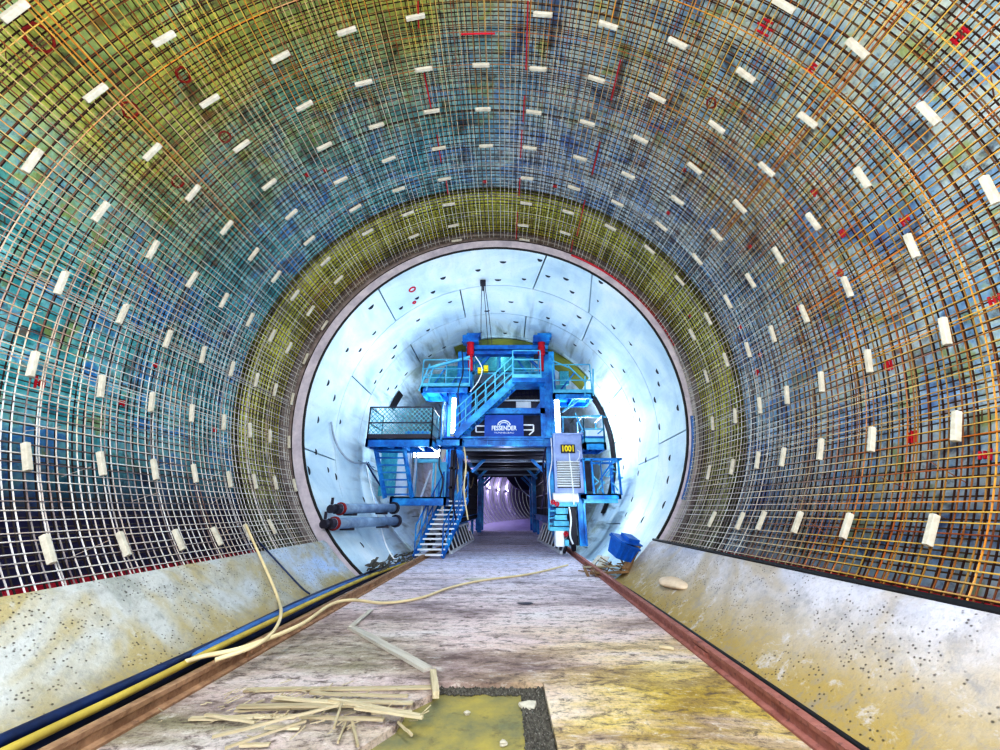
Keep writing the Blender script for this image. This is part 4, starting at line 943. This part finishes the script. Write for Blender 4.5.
for k in range(70):
    x = r_.uniform(365, 412); p = onlin(x, 573 - (x - 365) * .28 + r_.uniform(-8, 3), .12); b.bar(p, p + Vector((r_.uniform(-.1, .3), r_.uniform(-.4, .4), r_.uniform(0, .12))), r_.uniform(.02, .07), .02)
tag(b.build('debris', M['gravel']), 'dark scraps along the foot of the lining left of the lower stair', 'debris', kind='stuff')
# plank with a short cross piece on the left floor
plank(atz(351, 627, .02), atz(428, 669, .02), .10, .03, 'gwood', 'wooden_plank', 'long greyed plank lying slantwise on the floor behind the slat pile', 'plank')
plank(atz(351, 627, .03), atz(371, 610, .03), .06, .025, 'gwood', 'wooden_plank', 'short greyed stick meeting the far end of the slanting plank', 'plank')
plank(atz(433, 672, .05), atz(436, 695, .05), .055, .05, 'wood', 'wooden_block', 'short upright-lying block at the right end of the slat pile', 'block')
# pile of pale slats
slats = [((245, 690), (438, 687), .09, 'second', 0), ((272, 700), (413, 703), .06, '', .02), ((235, 710), (330, 707), .05, '', .02), ((238, 706), (372, 706), .07, '', .05), ((275, 697), (352, 705), .05, '', .06), ((330, 699), (420, 716), .05, '', .07),
         ((190, 719), (296, 716), .07, '', .0), ((300, 716), (384, 720), .05, '', .03), ((355, 708), (423, 717), .04, '', .08), ((212, 737), (342, 704), .03, '', .09), ((225, 748), (306, 721), .025, '', .02), ((342, 702), (334, 728), .025, '', .10),
         ((352, 722), (358, 746), .025, '', .02), ((346, 722), (338, 742), .02, '', .02), ((265, 728), (300, 728), .04, '', .01), ((240, 745), (270, 744), .04, '', .01), ((372, 712), (412, 712), .045, '', .05), ((310, 693), (408, 696), .05, '', .04), ((205, 715), (255, 722), .03, '', .03), ((398, 722), (412, 735), .02, '', .01)]
slab = ['widest pale slat along the back of the pile on the floor', 'pale slat just in front of the widest one in the pile', 'short pale slat at the left of the pile middle', 'pale slat lying across the middle of the pile', 'thin slat slanting from the back left of the pile', 'slat slanting out at the right of the pile',
        'pale slat farthest left, apart from the pile', 'slat lying along the front of the pile', 'thin slat tip sticking out rightmost from the pile', 'long thin sliver crossing over the pile from the front left', 'thin sliver on the floor nearest the camera, left of the pile', 'thin stick lying crosswise on the pile',
        'thin stick in front of the pile, right of a pair', 'thin stick in front of the pile, left of a pair', 'short chip of wood in front of the left pile end', 'short chip of wood nearest the left rail', 'short slat on top of the right half of the pile', 'slat between the widest one and the pile middle', 'small splinter at the far left of the pile', 'tiny splinter beyond the front right of the pile']
for (p, q, w, _, z), lab in zip(slats, slab):
    plank(atz(*p, .015 + z), atz(*q, 
          .015 + z * .9), w * .7, .014, 'wood', 'timber_strip', lab, 'slat', 'pale slats piled on the floor')
b = MB(); r_ = random.Random(12)
for k in range(110):
    p = atz(r_.gauss(300, 55), r_.gauss(706, 14), .02); a = r_.gauss(.1, .7); L = r_.uniform(.03, .12); b.bar(p, p + Vector((cos(a) * L, sin(a) * L, r_.uniform(0, .04))), .007, .005)
tag(b.build('wood_splinters', M['wood']), 'small splinters strewn around the slat pile', 'splinters', kind='stuff')
# stones, offcuts and spills
def rock(px, py, r, flat, mt, name, label, cat, z=0):
    p = atz(px, py, z); bm = bmesh.new(); bmesh.ops.create_icosphere(bm, subdivisions=2, radius=1); rr = random.Random(int(px))
    ph = [rr.uniform(0, 6) for _ in range(6)]
    for v in bm.verts:
        f = 1 + .22 * sin(3 * v.co.x + ph[0]) + .2 * sin(4 * v.co.y + ph[1]) + .12 * sin(5 * v.co.z + ph[2]); v.co = Vector((v.co.x * r * f, v.co.y * r * .75 * f, v.co.z * r * flat * f))
    me = bpy.data.meshes.new(name); bm.to_mesh(me); bm.free(); me.materials.append(M[mt]); o = bpy.data.objects.new(name, me); COL.objects.link(o); o.location = p + Vector((0, 0, r * flat * .8)); return tag(o, label, cat)
o = rock(527, 708, .075, .28, 'stone', 'flat_stone', 'pale flat stone lying on the dark gravel of the floor recess', 'stone', -.045)
rock(504, 745, .03, .5, 'stone', 'small_stone', 'small pale stone at the front of the floor recess', 'stone', -.045)
rock(467, 714, .03, .4, 'stone', 'small_stone', 'small white chip in the middle of the floor recess', 'stone', -.045)
plank(atz(659, 646, .02), atz(674, 648, .02), .045, .03, 'wood', 'wooden_offcut', 'small pale offcut lying beside the right rail', 'offcut')
rock(525, 604, .11, .10, 'dark', 'dirt_clod', 'dark clod of dirt in the middle of the floor', 'clod')
rock(475, 580, .25, .07, 'gwood', 'dirt_mound', 'flat pale heap under the hose crossing the floor', 'mound')
a, y = hitcyl(674, 583, 4.84); p = cyl(a, y, 4.84); bm = bmesh.new(); bmesh.ops.create_icosphere(bm, subdivisions=3, radius=1)  # pale orange flattened ball set on the right kerb
for v in bm.verts: v.co = Vector((v.co.x * .07, v.co.y * .42, v.co.z * .16 * (1 + .2 * sin(4 * v.co.y))))
me = bpy.data.meshes.new('pale_lump'); bm.to_mesh(me); bm.free(); me.materials.append(simple('warm_pale_orange', (.80, .66, .52), (.66, .52, .40), 6, .9, bmp=.4)); o = bpy.data.objects.new('pale_lump', me); COL.objects.link(o); o.location = p; o.rotation_euler = (0, -a + pi * .0 + .7, .1); tag(o, 'pale orange lump on the right kerb near the ring', 'mortar')

# far tunnel fittings
b = MB(); pts = []
for k in range(30): c = faxis(1 + k * 2); pts.append((c.x + 1.9, c.y, 4.8))
b.tube(pts, 1.95, 24); o = rebase(b.build('ventilation_duct', M['duct'], smooth=True), pts[0]); tag(o, 'dark violet ventilation duct high in the far tunnel', 'duct')
b = MB(); b.tube(spline([at(512, 468, 29.75), at(516, 480, 29.75), at(522, 490, 29.75), at(530, 497, 29.75)], 5), .04, 6); tag(rebase(b.build('hanging_cable', M['white'], smooth=True), at(512, 468, 29.75)), 'white cable sagging in front of the far duct', 'cable')
for k in range(7):
    c = faxis(3 + k * 4.6); a = radians(-86); R = LR - .25; p = c + Vector((R * sin(a), 0, R * cos(a)))
    root = empty('tunnel_lamp', p); tag(root, 'white tunnel lamp, %s along the left wall of the far tunnel' % (ORD[k] if k else 'first'), 'lamp', 'lamps along the far tunnel')
    b = MB(); b.box(p + Vector((-.08, -.5, -.1)), p + Vector((.0, .5, .1))); b.build('housing', M['grey'], root)
    b = MB(); b.tube([p + Vector((.05, -.45, 0)), p + Vector((.05, .45, 0))], .05, 8); b.build('tube', M['lampv'], root)
    L = bpy.data.lights.new('far_light', 'POINT'); L.energy = 130 if k < 4 else 70; L.color = (.84, .78, 1); L.shadow_soft_size = .2; lo = bpy.data.objects.new('far_light', L); COL.objects.link(lo); lo.location = p + Vector((.6, 0, .2))

# ================================================================== LIGHT
w = bpy.data.worlds.new('world'); scene.world = w; w.use_nodes = True
w.node_tree.nodes['Background'].inputs[0].default_value = (.86, .93, 1, 1); w.node_tree.nodes['Background'].inputs[1].default_value = .32
def area(loc, tgt, size, e, col=(1, 1, 1), sy=None):
    L = bpy.data.lights.new('fill_light', 'AREA'); L.energy = e; L.color = col; L.size = size
    if sy: L.shape = 'RECTANGLE'; L.size_y = sy
    o = bpy.data.objects.new('fill_light', L); COL.objects.link(o); o.location = loc; o.rotation_euler = (Vector(tgt) - Vector(loc)).to_track_quat('-Z', 'Y').to_euler(); return o
def point(loc, e, col=(1, 1, 1), r=.3):
    L = bpy.data.lights.new('fill_light', 'POINT'); L.energy = e; L.color = col; L.shadow_soft_size = r; o = bpy.data.objects.new('fill_light', L); COL.objects.link(o); o.location = loc; return o
area((-.3, -2.6, 3.6), (-.3, 8, 4.2), 5, 360, (.98, .98, 1))  # added fill, unseen behind the camera, brightens the whole cage
area((-2.2, -.2, 3.4), (-5.2, 6, 3.6), 1.2, 140, (.92, .97, 1))  # added fill out of view, aimed at the left wall
area((1.6, -.2, 3.4), (4.6, 6, 3.6), 1.2, 150, (.95, .98, 1))  # added fill out of view, aimed at the right wall
area((-.3, 1.0, 8.0), (-.3, 5, 0), 2.5, 200, (.96, .98, 1))  # added overhead fill, out of view above the camera
point((-2.7, 10.8, 5.4), 75, (.82, .93, 1)); point((-2.6, 14.6, 4.6), 200, (.82, .93, 1)); point((3.2, 15.2, 4.4), 300, (.85, .95, 1)); point((3.0, 12.2, 1.6), 45, (.9, 1, 1))
point((-.2, 12.6, 6.6), 40, (.75, .9, 1)); point((-.1, 10.8, 2.6), 55, (.85, .93, 1)); point((.1, 17, 2.6), 35, (.8, .8, 1)); point((.1, 23, 2.6), 30, (.8, .8, 1)); point((-.1, 15.6, 7.7), 20, (.9, 1, .9))

scene.view_settings.view_transform = 'Standard'; scene.view_settings.look = 'High Contrast'; scene.view_settings.exposure = 0.0
